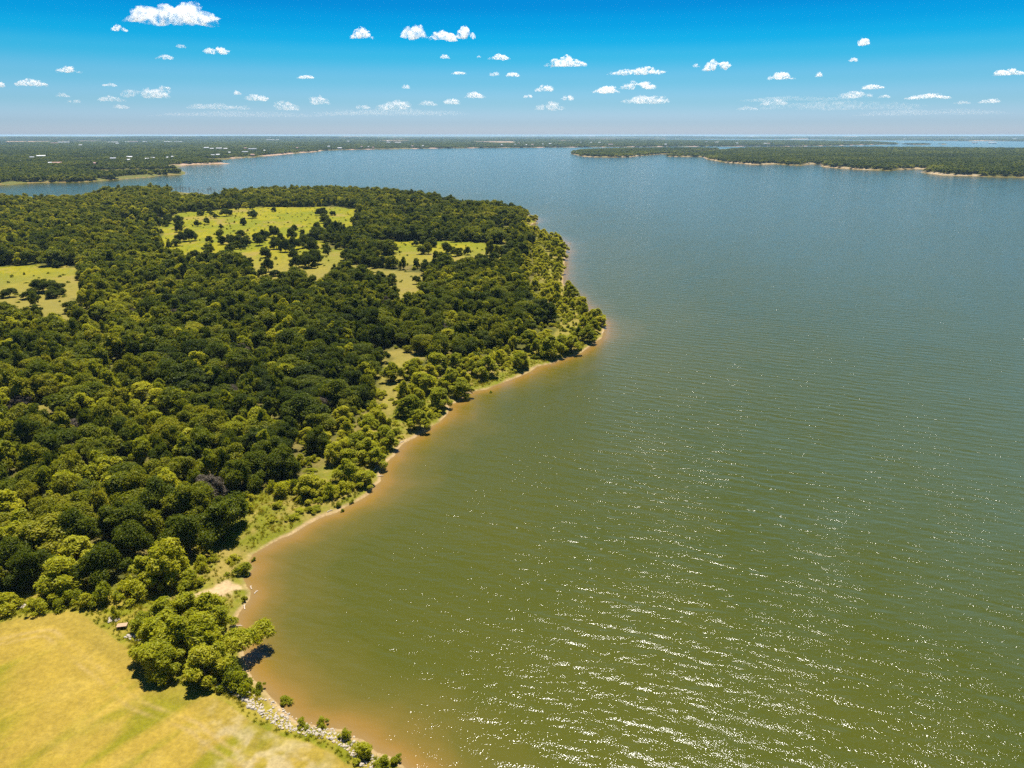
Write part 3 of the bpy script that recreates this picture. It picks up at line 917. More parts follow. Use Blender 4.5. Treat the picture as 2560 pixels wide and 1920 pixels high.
for i in range(len(cx)):
    x, y, z, s = cx[i], cyv[i], z_[i], s_[i]
    if 425 < gpx[i] < 562 and gpy[i] < 501:
        continue
    if not (-110 < ppx[i] < 2660) or hd[i] < .6 or ld[i] > -3.5 or pd_[i] > -2.5:
        continue
    dist = math.hypot(x, y)
    if ld[i] > -13 or sd_[i] > -.5 or sdh[i] > 1:
        if u[i] < (.42 if sd_[i] > -.5 else .30) and s > 3:
            SHRUBS.add(x, y, z, .7 + 1.5 * u2[i], .6 + 1.2 * u3[i], .52 + .4 * u2[i])
        continue
    edge = (nz2[i] - .5) * 24
    if md[i] > -1.5 + edge * .6 or mdh[i] > 3 + edge * .6:
        if u[i] < (.07 if md[i] < 9 else .010):
            TREES.add(x, y, z, 2.6 + 2.2 * u2[i], 4.5 + 4 * u3[i], .14 + .35 * u3[i])
        elif u[i] < .14:
            SHRUBS.add(x, y, z, .7 + 1.0 * u2[i], .6 + .9 * u3[i], .35 + .3 * u3[i])
        continue
    band = (34 + 30 * (nz2[i] - .5) if ppx[i] > 560 else 20) if ppy[i] > 560 else 14
    if s < band:
        if s < 4 and u[i] < (.6 if x < 20 and y < 420 else .15):
            continue
        if u[i] < .34:
            SHRUBS.add(x, y, z, 1.6 + 2.0 * u2[i], 1.8 + 2.2 * u3[i], .55 + .3 * u2[i])
            SHRUBS.add(x + 3.4 * (u3[i] - .5) * 2, y + 3, z, 1.0 + 1.2 * u3[i], 1.0 + 1.4 * u2[i], .5 + .4 * u3[i])
        elif u[i] < .74:
            WILLOWS.add(x, y, z, 2.3 + 2.0 * u2[i], 4.5 + 3.8 * u3[i], .56 + .38 * (.5 * u2[i] + .5 * nz_[i] + .1))
        continue
    back = float(sstep(900, 1200, np.array([dist]))[0])
    if u[i] > .985:
        continue
    if .93 < u[i] < .952 and dist < 520:
        TREES.add(x, y, z, 2.4 + 1.6 * u2[i], 4.5 + 2.5 * u3[i], .35 + .3 * u3[i], dry=True, hero=True)
        continue
    if u[i] < .012:
        BARES.add(x, y, z, 3, 6 + 3 * u2[i], .5)
        continue
    if u[i] < .10 + .16 * back + .22 * float(ppx[i] < 420) * float(nz_[i] > .52):
        WILLOWS.add(x, y, z, 3.4 + 2.6 * u2[i], 7 + 3.5 * u3[i], .45 + .4 * u2[i])
        continue
    if u[i] > .93:
        SHRUBS.add(x, y, z, 2.0 + 1.6 * u2[i], 2.5 + 2 * u3[i], .4 + .4 * u3[i])
        continue
    left = float(sstep(700, 100, ppx[i:i + 1])[0])
    if dist > 520 and RNG.uniform() < .20:
        continue
    grow = 1 + .22 * float(sstep(450, 800, np.array([dist]))[0])
    tone = .10 + .60 * (nz_[i] - .3) + .46 * u2[i] ** 1.5 + .12 * back + .10 * left
    big = RNG.choice([.62, .8, 1.0, 1.0, 1.15, 1.45])
    TREES.add(x, y, z, (3.3 + 2.7 * u3[i]) * big * grow, (6.0 + 5.0 * RNG.uniform()) * grow * (1 + .12 * (big > 1)), float(np.clip(tone, .04, .85)))

g = 3.1
bx_, by_ = np.meshgrid(np.arange(-90, 80, g), np.arange(140, 470, g)); bx_, by_ = bx_.ravel(), by_.ravel()
bx_ = bx_ + RNG.uniform(-.5, .5, len(bx_)) * g; by_ = by_ + RNG.uniform(-.5, .5, len(by_)) * g
s6, a6, _, _ = shore(bx_, by_)
z6 = ground_z(bx_, by_, s6, a6)
q6 = fbm(bx_ / 11, by_ / 11, 95, 3)
ok = (a6 > 3) & (a6 < 26 + 30 * (q6 - .4)) & (RNG.uniform(size=len(bx_)) < .18 + .55 * sstep(.42, .6, q6)) & (sdf(LAWN, bx_, by_) < -14) & (sdf(PATH_SAND, bx_, by_) < -2)
for x, y, z, v in zip(bx_[ok], by_[ok], z6[ok], RNG.uniform(size=(int(ok.sum()), 3))):
    SHRUBS.add(x, y, z, .8 + 1.5 * v[0], .8 + 1.7 * v[1], .50 + .42 * v[2])

# ------------------------------------------------------------------ landmarks for telling plants apart
MARKS = [(190, 1530, "the lawn's rounded corner"), (545, 1465, "the sandy path"), (305, 1563, "the tan table"), (480, 1590, "the shoreline willow clump"),
         (30, 1500, "the lawn's far left end"), (552, 1290, "the large dark shore tree"), (420, 1400, "the tall bright willow"), (144, 1435, "the wide light willow"),
         (711, 1150, "the round dark tree behind the bushes"), (801, 1095, "the upright dark tree"), (820, 1225, "the lone round bush"), (950, 1190, "the small notch in the beach"),
         (1060, 1075, "the orange shallows' first bay"), (1150, 1005, "the willow overhanging the orange water"), (1262, 955, "the beach below the leaning trees"),
         (1380, 905, "the darkest willow on the point's beach"), (1500, 830, "the tip of the point"), (1410, 800, "the grassy patch on the point"), (1430, 745, "the bay past the point"),
         (1412, 660, "the narrow far beach"), (1325, 565, "the pink cove"), (990, 900, "the grass gap above the beach"), (1000, 705, "the middle clearing"),
         (1090, 618, "the long thin clearing"), (640, 560, "the big yellow meadow"), (700, 605, "the clump in the yellow meadow"), (430, 600, "the meadow's near left end"), (300, 535, "the meadow's far left end"),
         (100, 715, "the pale clearing"), (285, 815, "the bare earth gap"), (60, 960, "the small left clearing"), (290, 930, "the tiny grass gap"),
         (500, 478, "the bare trees on the back shore"), (800, 480, "the back shore"), (60, 860, "the frame's left edge above the clearing"), (40, 1150, "the frame's left edge, low down"),
         (600, 900, "the middle of the wood"), (450, 1050, "the wood's lower middle"), (700, 780, "the wood below the meadow"), (200, 1100, "the wood's lower left"), (850, 820, "the wood by the middle clearing"), (1150, 760, "the wood by the point")]
ORD = ["nearest", "second nearest", "third nearest", "fourth nearest", "fifth nearest", "sixth nearest", "seventh nearest", "eighth nearest", "ninth nearest", "tenth nearest"]


def tone_word(t):
    return "dark green" if t < .30 else "olive green" if t < .46 else "mid green" if t < .62 else "yellow-green"


def finish(kind, things, near_m, far_m, name, noun, cat, group, ref_r, ref_h, parts, stuff_name, stuff_label):
    rows = kind.rows
    X = np.array([r["x"] for r in rows]); Y = np.array([r["y"] for r in rows]); Z = np.array([r["z"] for r in rows])
    Rr = np.array([r["r"] for r in rows]); Hh = np.array([r["h"] for r in rows])
    qx, qy = to_px(X, Y, Z + Hh * .5)
    D = np.sqrt(X * X + Y * Y + (H - Z) ** 2)
    vis = (qx > -15) & (qx < 2575) & (qy < 1935)
    size = Rr / D * vis + np.array([10.0 if r.get("hero") else 0 for r in rows])
    order = np.argsort(-size)
    pick = order[:things]; rest = order[things:]
    seen = {}
    for i in pick:
        r = rows[i]
        if r.get("label"):
            continue
        dm = [(math.hypot(qx[i] - m[0], qy[i] - m[1]), m[2]) for m in MARKS]
        d0, ph = min(dm)
        seen.setdefault(("withered grey-brown" if r.get("dry") else tone_word(r["tone"]), ph), []).append((d0, i))
    for (tw, ph), lst in seen.items():
        lst.sort()
        for k_, (d0, i) in enumerate(lst):
            if len(lst) == 1:
                rows[i]["label"] = f"{tw} {noun}, nearest of that colour to {ph}"
            elif k_ < len(ORD):
                rows[i]["label"] = f"{tw} {noun}, {ORD[k_]} of that colour to {ph}"
            else:
                rows[i]["label"] = f"{tw} {noun}, one of the more distant from {ph}"
    for q, i in enumerate(pick):
        r = rows[i]
        ms = near_m[int(hash2(np.array([q]), np.array([3]), 5)[0] * len(near_m)) % len(near_m)]
        sx = r["r"] / ref_r; sz = r["h"] / ref_h
        if parts:
            root = bpy.data.objects.new(name, None); root.empty_display_size = .5
            COL.objects.link(root)
            root.location = (r["x"], r["y"], r["z"]); root.rotation_euler = (random.uniform(-.08, .08), random.uniform(-.08, .08), r["rot"]); q_ = random.uniform(.84, 1.2); root.scale = (sx * q_, sx / q_, sz)
            c = link("crown", ms[0], root); c["tone"] = float(r["tone"])
            link("trunk", ms[1], root)
            if r.get("dry"):
                c.material_slots[0].link = 'OBJECT'; c.material_slots[0].material = M_DRY
        else:
            root = link(name, ms[0]); root["tone"] = float(r["tone"])
            root.location = (r["x"], r["y"], r["z"]); root.rotation_euler = (0, 0, r["rot"]); root.scale = (sx, sx, sz)
        tag(root, r["label"], cat, group)
    if len(rest):
        mass(stuff_name, stuff_label, [m[2] for m in far_m], X[rest], Y[rest], Z[rest], np.stack([Rr[rest] / ref_r, Rr[rest] / ref_r, Hh[rest] / ref_h], -1),
             np.array([rows[i]["rot"] for i in rest]), np.array([rows[i]["tone"] for i in rest]), cat)
    print(name, len(pick), "mass", len(rest))


def mass(name, label, meshes, X, Y, Z, scl, rot, tone, cat):
    """uncountable plants: one object that repeats a few plants on points"""
    src = bpy.data.collections.new(name + "_source")
    for k_, m in enumerate(meshes):
        src.objects.link(bpy.data.objects.new(f"{name}_source_{k_:02d}", m))
    me = bpy.data.meshes.new(name)
    me.vertices.add(len(X)); me.vertices.foreach_set("co", np.stack([X, Y, Z], -1).astype(np.float32).ravel())
    a = me.attributes.new("scl", 'FLOAT_VECTOR', 'POINT'); a.data.foreach_set("vector", scl.astype(np.float32).ravel())
    a = me.attributes.new("rotz", 'FLOAT_VECTOR', 'POINT')
    rv = np.zeros((len(X), 3), np.float32); rv[:, 2] = rot; a.data.foreach_set("vector", rv.ravel())
    a = me.attributes.new("tone_p", 'FLOAT', 'POINT'); a.data.foreach_set("value", tone.astype(np.float32))
    a = me.attributes.new("pick", 'INT', 'POINT'); a.data.foreach_set("value", np.random.default_rng(1).integers(0, len(meshes), len(X)).astype(np.int32))
    o = link(name, me)
    ng = bpy.data.node_groups.new(name + "_nodes", 'GeometryNodeTree')
    ng.interface.new_socket("Geometry", in_out='INPUT', socket_type='NodeSocketGeometry')
    ng.interface.new_socket("Geometry", in_out='OUTPUT', socket_type='NodeSocketGeometry')
    n, l = ng.nodes, ng.links
    gi, go = n.new("NodeGroupInput"), n.new("NodeGroupOutput")
    ci = n.new("GeometryNodeCollectionInfo"); ci.inputs["Collection"].default_value = src
    ci.inputs["Separate Children"].default_value = True; ci.inputs["Reset Children"].default_value = True
    ip = n.new("GeometryNodeInstanceOnPoints"); ip.inputs["Pick Instance"].default_value = True
    def na(nm, ty):
        q = n.new("GeometryNodeInputNamedAttribute"); q.data_type = ty; q.inputs["Name"].default_value = nm
        return q.outputs["Attribute"]
    l.new(gi.outputs[0], ip.inputs["Points"]); l.new(ci.outputs[0], ip.inputs["Instance"])
    l.new(na("pick", 'INT'), ip.inputs["Instance Index"])
    e2r = n.new("FunctionNodeEulerToRotation"); l.new(na("rotz", 'FLOAT_VECTOR'), e2r.inputs[0])
    l.new(e2r.outputs[0], ip.inputs["Rotation"]); l.new(na("scl", 'FLOAT_VECTOR'), ip.inputs["Scale"])
    st = n.new("GeometryNodeStoreNamedAttribute"); st.domain = 'INSTANCE'; st.data_type = 'FLOAT'
    st.inputs["Name"].default_value = "tone"
    l.new(ip.outputs[0], st.inputs["Geometry"]); l.new(na("tone_p", 'FLOAT'), st.inputs["Value"])
    l.new(st.outputs[0], go.inputs[0])
    md_ = o.modifiers.new("repeat", 'NODES'); md_.node_group = ng
    tag(o, label, cat, kind="stuff")
    return o


finish(TREES, 300, OAK_N, OAK_F, "broadleaf_tree", "tree", "tree", "broadleaf trees of the near wood", 5.0, 9.0, True, "woodland", "dense green broadleaf wood covering the near peninsula")
finish(WILLOWS, 300, WIL_N, WIL_F, "willow_tree", "willow", "tree", "pale willows of the near peninsula", 4.0, 9.0, True, "willow_thicket", "lighter green willow growth scattered through the near peninsula")
finish(SHRUBS, 300, SHR_N, SHR_F, "shrub", "shrub", "shrub", "shrubs of the near peninsula", 2.0, 2.4, False, "shrubbery", "low green shrubs scattered through the near peninsula")

# bare trees: the drowned ones on the back shore, and dead ones in the wood
for k_, (a, b, h) in enumerate([(441, 484, 15), (452, 484, 16), (458, 485, 17), (466, 484, 14), (474, 485, 16), (485, 486, 12), (497, 486, 13), (508, 487, 12),
                               (521, 487, 16), (529, 487, 17), (538, 488, 14), (549, 487, 12)]):
    p = at(a, b, .3)
    o = tag(link("bare_tree", BARE[k_ % 4], None, (p[0], p[1], gz(p[0], p[1]))),
            f"{ORD[k_][:-8] if k_ else 'first'} bare grey tree from the left on the back shore".replace("  ", " ") if k_ < 10 else
            ("tall bare tree towards the right end of the back shore's dead row" if k_ == 10 else "last bare tree at the right end of the back shore's dead row"),
            "bare tree", "drowned bare trees on the back shore")
    o.rotation_euler = (0, 0, k_ * 1.7); o.scale = (h / 9, h / 9, h / 9 * 1.15)
br = sorted(BARES.rows, key=lambda r: math.hypot(r["x"], r["y"]))[:60]
cnt = {}
for k_, r in enumerate(br):
    qx, qy = to_px(np.array([r["x"]]), np.array([r["y"]]), np.array([r["z"] + 4]))
    d0, ph = min((math.hypot(qx[0] - m[0], qy[0] - m[1]), m[2]) for m in MARKS)
    cnt.setdefault(ph, []).append((d0, r))
for ph, lst in cnt.items():
    lst.sort(key=lambda t: t[0])
    for k_, (d0, r) in enumerate(lst):
        o = tag(link("bare_tree", BARE[int(r["rot"] * 10) % 4], None, (r["x"], r["y"], r["z"])),
                (f"dead leafless tree, {ORD[k_]} to {ph}" if k_ < 10 else f"dead leafless tree, one of the more distant from {ph}"), "bare tree", "dead trees in the near wood")
        o.rotation_euler = (0, 0, r["rot"]); q = r["h"] / 8; o.scale = (q * 1.2, q * 1.2, q)
# ------------------------------------------------------------------ the leaning branch over the water
def lean_willow():
    rng = np.random.default_rng(41)
    base = at(575, 1655, 1.0); base[2] = gz(base[0], base[1])
    tips = [(602, 1603, 5.2, 2.1), (618, 1592, 5.0, 1.9), (634, 1584, 4.6, 1.7), (650, 1572, 4.6, 1.7), (660, 1562, 4.9, 1.5), (672, 1578, 4.2, 1.3), (643, 1597, 4.0, 1.3), (590, 1590, 5.6, 1.9), (585, 1612, 5.0, 2.0)]
    lob = []
    for a, b, z, r in tips:
        p = at(a, b, z) - base
        lob.append((p[0], p[1], p[2], r, .75))
    P, Q, t = leaf_cloud(rng, lob, 2600, .24, long=1.7, droop=.5, jit=.7, cull=.55, shell=(.35, 1.15))
    root = bpy.data.objects.new("leaning_willow", None); COL.objects.link(root); root.location = base
    c = link("crown", mesh_np("leaning_crown", P, Q, mats=[M_WIL]), root); attr_f(c.data, "tint", t, 'FACE'); c["tone"] = .76
    T = []
    prev = np.array([0, 0, -.5]); rad = .22
    for q in (8, 0, 1, 2, 3, 4):
        e = np.array(lob[q][:3]) - [0, 0, .3]
        T.append(tube(prev, e, rad, rad * .78, 6)); prev = e; rad *= .78
    for q in (5, 6, 7):
        T.append(tube(np.array(lob[2][:3]) - [0, 0, .3] if q != 7 else np.array(lob[8][:3]), lob[q][:3], .09, .04, 5))
    v, q = merge_tubes(T)
    link("trunk", mesh_np("leaning_trunk", v, q, mats=[M_BARK], smooth=True), root)
    tag(root, "willow leaning far out over the brown water, casting its shadow on it", "tree")


lean_willow()

# ------------------------------------------------------------------ stone bank along the lawn's shore
M_STONE = simple_mat("limestone", (.36, .305, .23), 0.9, 0.22, 2.5)
M_STONE2 = simple_mat("limestone_stained", (.40, .31, .20), 0.9, 0.3, 2.5)


def stone_mesh(seed, mat):
    rng = np.random.default_rng(seed)
    v, f = ico(1)
    v = v * rng.uniform(.75, 1.15, (len(v), 1))
    for _ in range(5):                                   # broken faces
        d = rng.normal(size=3); d /= np.linalg.norm(d); h = rng.uniform(.55, .8)
        k_ = v @ d; v = v - np.maximum(k_ - h, 0)[:, None] * d
    return mesh_np("stone", v * np.array([1.15, .85, .62]), T=f, mats=[mat])


STONES = [stone_mesh(i, M_STONE) for i in range(8)] + [stone_mesh(20 + i, M_STONE2) for i in range(3)]
BAND_IN = [(545, 1718), (575, 1730), (600, 1747), (627, 1770), (660, 1793), (701, 1817), (754, 1827), (804, 1834), (840, 1852), (853, 1866), (871, 1881), (897, 1903), (916, 1920), (940, 1950)]
BAND_OUT = [(543, 1709), (580, 1720), (606, 1735), (640, 1751), (678, 1773), (703, 1793), (738, 1811), (783, 1816), (819, 1820), (856, 1841), (870, 1860), (891, 1878), (914, 1903), (944, 1919), (975, 1950)]
BAND = np.vstack([poly(BAND_OUT, .8), poly(BAND_IN, 1.2)[::-1]])
rng = np.random.default_rng(90)
bx0, by0 = BAND.min(0) - 3; bx1, by1 = BAND.max(0) + 3
sg = .42
sx_, sy_ = np.meshgrid(np.arange(bx0, bx1, sg), np.arange(by0, by1, sg)); sx_, sy_ = sx_.ravel(), sy_.ravel()
sx_ = sx_ + rng.uniform(-.25, .25, len(sx_)); sy_ = sy_ + rng.uniform(-.25, .25, len(sy_))
bd = sdf(BAND, sx_, sy_) + (fbm(sx_ / 1.6, sy_ / 1.6, 12, 3) - .5) * 1.0
ss, sa2, _, _ = shore(sx_, sy_)
ok = ((bd > 0) & (rng.uniform(size=len(bd)) < .93)) | ((bd > -2.0) & (ss < 3.2) & (ss > -.5) & (rng.uniform(size=len(bd)) < .28))
sx_, sy_, ss, sa2, bd = sx_[ok], sy_[ok], ss[ok], sa2[ok], bd[ok]
szz = ground_z(sx_, sy_, ss, sa2)
big = rng.lognormal(-1.58, .38, len(sx_))
root = bpy.data.objects.new("stone_bank", None); COL.objects.link(root)
c0 = at(740, 1822, 1.0); root.location = c0
tag(root, "bank of loose white limestone blocks between the lawn's grass edge and the water", "stone bank")
order = np.argsort(-big)
restV, restT, off = [], [], 0
for q, i in enumerate(order):
    m = STONES[(q * 7) % (8 if bd[i] > .25 and q % 4 else 11)]
    rot = rng.uniform(0, 6.28, 3) * np.array([.08, .08, 1])
    loc = np.array([sx_[i], sy_[i], szz[i] + big[i] * .22])
    if q < 298:
        o = link("stone", m, root, loc - c0); o.rotation_euler = rot; o.scale = (big[i],) * 3
    else:
        co = np.empty(len(m.vertices) * 3); m.vertices.foreach_get("co", co); co = co.reshape(-1, 3) * big[i]
        cz, sz2 = math.cos(rot[2]), math.sin(rot[2])
        co = np.stack([co[:, 0] * cz - co[:, 1] * sz2, co[:, 0] * sz2 + co[:, 1] * cz, co[:, 2]], -1) + (loc - c0)
        restV.append(co); restT.append(ICO1F + off); off += len(co)
if restV:
    tag(link("small_stones", mesh_np("small_stones", np.vstack(restV), T=np.vstack(restT), mats=[M_STONE]), root), kind="stuff")
print("stones", len(order))

# loose stones in the grass behind the lawn
for (a, b, n_, lab) in [(282, 1551, 9, "heap of pale stones in the long grass beside the slim young tree"), (330, 1593, 7, "pinkish stones at the foot of the clump near the tan table"),
                        (353, 1598, 6, "pale stones beside the pinkish ones at the clump's foot"), (55, 1522, 6, "white stones in the grass at the lawn's far edge")]:
    p = at(a, b, 1.8); z = gz(p[0], p[1])
    r_ = bpy.data.objects.new("stone_heap", None); COL.objects.link(r_); r_.location = (p[0], p[1], z); tag(r_, lab, "stones")
    for q in range(n_):
        s_q = rng.uniform(.22, .45)
        o = link("stone", STONES[(q * 3) % 8], r_, (rng.normal() * .7, rng.normal() * .35, s_q * .4)); o.scale = (s_q * 1.3, s_q, s_q); o.rotation_euler = (0, 0, rng.uniform(0, 6))

# ------------------------------------------------------------------ table in the long grass
def box(x0, x1, y0, y1, z0, z1):
    V = [(x, y, z) for z in (z0, z1) for y in (y0, y1) for x in (x0, x1)]
    return np.array(V, float), np.array([(0, 2, 3, 1), (4, 5, 7, 6), (0, 1, 5, 4), (2, 6, 7, 3), (0, 4, 6, 2), (1, 3, 7, 5)])


def boxes(lst):
    V, Q, o = [], [], 0
    for b in lst:
        v, q = box(*b); V.append(v); Q.append(q + o); o += 8
    return np.vstack(V), np.vstack(Q)


M_PLANK = simple_mat("weathered_planks", (.36, .23, .13), 0.8, 0.15, 4)
M_POST = simple_mat("table_frame", (.20, .16, .12), 0.8)
p = at(305.5, 1564, 2.4)
tb = bpy.data.objects.new("table", None); COL.objects.link(tb); tb.location = (p[0], p[1], gz(p[0], p[1])); tb.rotation_euler = (0, 0, .20)
tag(tb, "tan plank table standing in the long grass behind the lawn", "table")
me_pl = mesh_np("plank", *[x for x in box(-1.0, 1.0, -.145, .145, .72, .78)], mats=[M_PLANK])
for k_ in range(4):
    link("plank", me_pl, tb, (0, (k_ - 1.5) * .305, 0))
me_lg = mesh_np("leg", *[x for x in box(-.05, .05, -.5, .5, .0, .72)], mats=[M_POST])
for sgn in (-1, 1):
    link("leg", me_lg, tb, (sgn * .8, 0, 0))

# ------------------------------------------------------------------ driftwood on the beach
M_DRIFT = simple_mat("driftwood", (.45, .37, .28), 0.9, 0.3, 3)
LOGS = [(784, 1199, 2.6, .5, "short grey log lying in the shore grass"), (940, 1173, 3.0, 1.2, "driftwood log in the beach's small notch"), (948, 1190, 2.6, .2, "second log in the beach's small notch"),
        (955, 1168, 2.2, 2.2, "pale branch washed up above the notch"), (1003, 1106, 2.5, .9, "log lying on the beach under the bushes"), (1172, 983, 3.4, .3, "log under the willow overhanging the orange water"),
        (825, 1278, 1.6, .7, "white stub of driftwood on the sand"), (628, 1466, 1.5, 2.0, "pale stick at the water's edge by the path"), (640, 1478, 1.3, 1.2, "pale stick floating off the path"),
        (612, 1515, 1.8, 1.9, "pale branch at the waterline below the path"), (595, 1563, 1.8, .1, "grey branch at the waterline beside the clump"), (1508, 830, 3, 1.1, "bleached log at the tip of the point"),
        (1424, 607, 7, 2.0, "long snag rising from the water beyond the point")]
for a, b, ln, rot, lab in LOGS:
    p = at(a, b, .3)
    v, q = merge_tubes([tube((-ln / 2, 0, 0), (0, .08 * ln, .05), .13, .12), tube((0, .08 * ln, .05), (ln / 2, 0, .02), .12, .07), tube((.1 * ln, .06 * ln, .05), (.3 * ln, .25 * ln, .25), .06, .03)])
    o = tag(link("driftwood_log", mesh_np("driftwood", v, q, mats=[M_DRIFT], smooth=True), None, (p[0], p[1], max(gz(p[0], p[1]), -.05) + .08)), lab, "driftwood", "driftwood along the near shore")
    o.rotation_euler = (0, 0, rot)

# ------------------------------------------------------------------ long grass: uncountable tufts
def tuft(seed, n_=26, h=.75, w=.05):
    r = np.random.default_rng(seed)
    b = r.normal(size=(n_, 2)) * .16
    d = r.normal(size=(n_, 2)) * .32
    hh = h * r.uniform(.6, 1.15, n_)
    th = r.uniform(0, 6.28, n_); sx2, sy2 = np.cos(th) * w, np.sin(th) * w
    P = np.stack([np.stack([b[:, 0] - sx2, b[:, 1] - sy2, np.full(n_, -.05)], -1), np.stack([b[:, 0] + sx2, b[:, 1] + sy2, np.full(n_, -.05)], -1),
                  np.stack([b[:, 0] + d[:, 0], b[:, 1] + d[:, 1], hh], -1)], 1).reshape(-1, 3)
    m = mesh_np("tuft", P, T=np.arange(n_ * 3).reshape(-1, 3), mats=[M_GRASS])
    attr_f(m, "tint", r.uniform(0, 1, n_), 'FACE')
    return m


M_GRASS = foliage_mat("grass_blades", [(0.0, (.11, .13, .004)), (0.45, (.21, .205, .006)), (0.75, (.31, .25, .02)), (1.0, (.40, .31, .07))], .45)
TUFTS = [tuft(i) for i in range(5)]
g = 1.0
tx, ty = np.meshgrid(np.arange(-170, 120, g), np.arange(84, 400, g)); tx, ty = tx.ravel(), ty.ravel()
tx = tx + RNG.uniform(-.5, .5, len(tx)) * g; ty = ty + RNG.uniform(-.5, .5, len(ty)) * g
s5, a5, _, _ = shore(tx, ty)
ld5 = sdf(LAWN, tx, ty); st5 = sdf(STRIP, tx, ty)
nn5 = fbm(tx / 7, ty / 7, 91, 3)
stone5 = sdf(BAND, tx, ty)
okk = (a5 > 1.2 + 1.5 * nn5) & (ld5 < -.25) & ((ld5 > -16) | (st5 > -1) | (a5 < 14)) & (stone5 < -.1) & (sdf(PATH_SAND, tx, ty) < -.3)
okk &= RNG.uniform(size=len(tx)) < np.where(ld5 > -4, .95, .35 + .5 * (nn5 > .5))
tx, ty, s5, a5, nn5, ld5 = tx[okk], ty[okk], s5[okk], a5[okk], nn5[okk], ld5[okk]
tz = ground_z(tx, ty, s5, a5)
tsc = RNG.uniform(.5, 1.1, len(tx)) * np.where(ld5 > -1.5, .75, 1.0)
mass("long_grass", "long green and straw-coloured grass round the lawn and along the shore", TUFTS, tx, ty, tz, np.stack([tsc * 1.3, tsc * 1.3, tsc], -1), RNG.uniform(0, 6.28, len(tx)),
     np.clip(.15 + .8 * (nn5 - .3) + RNG.uniform(-.1, .25, len(tx)), 0, 1), "grass")
print("tufts", len(tx))

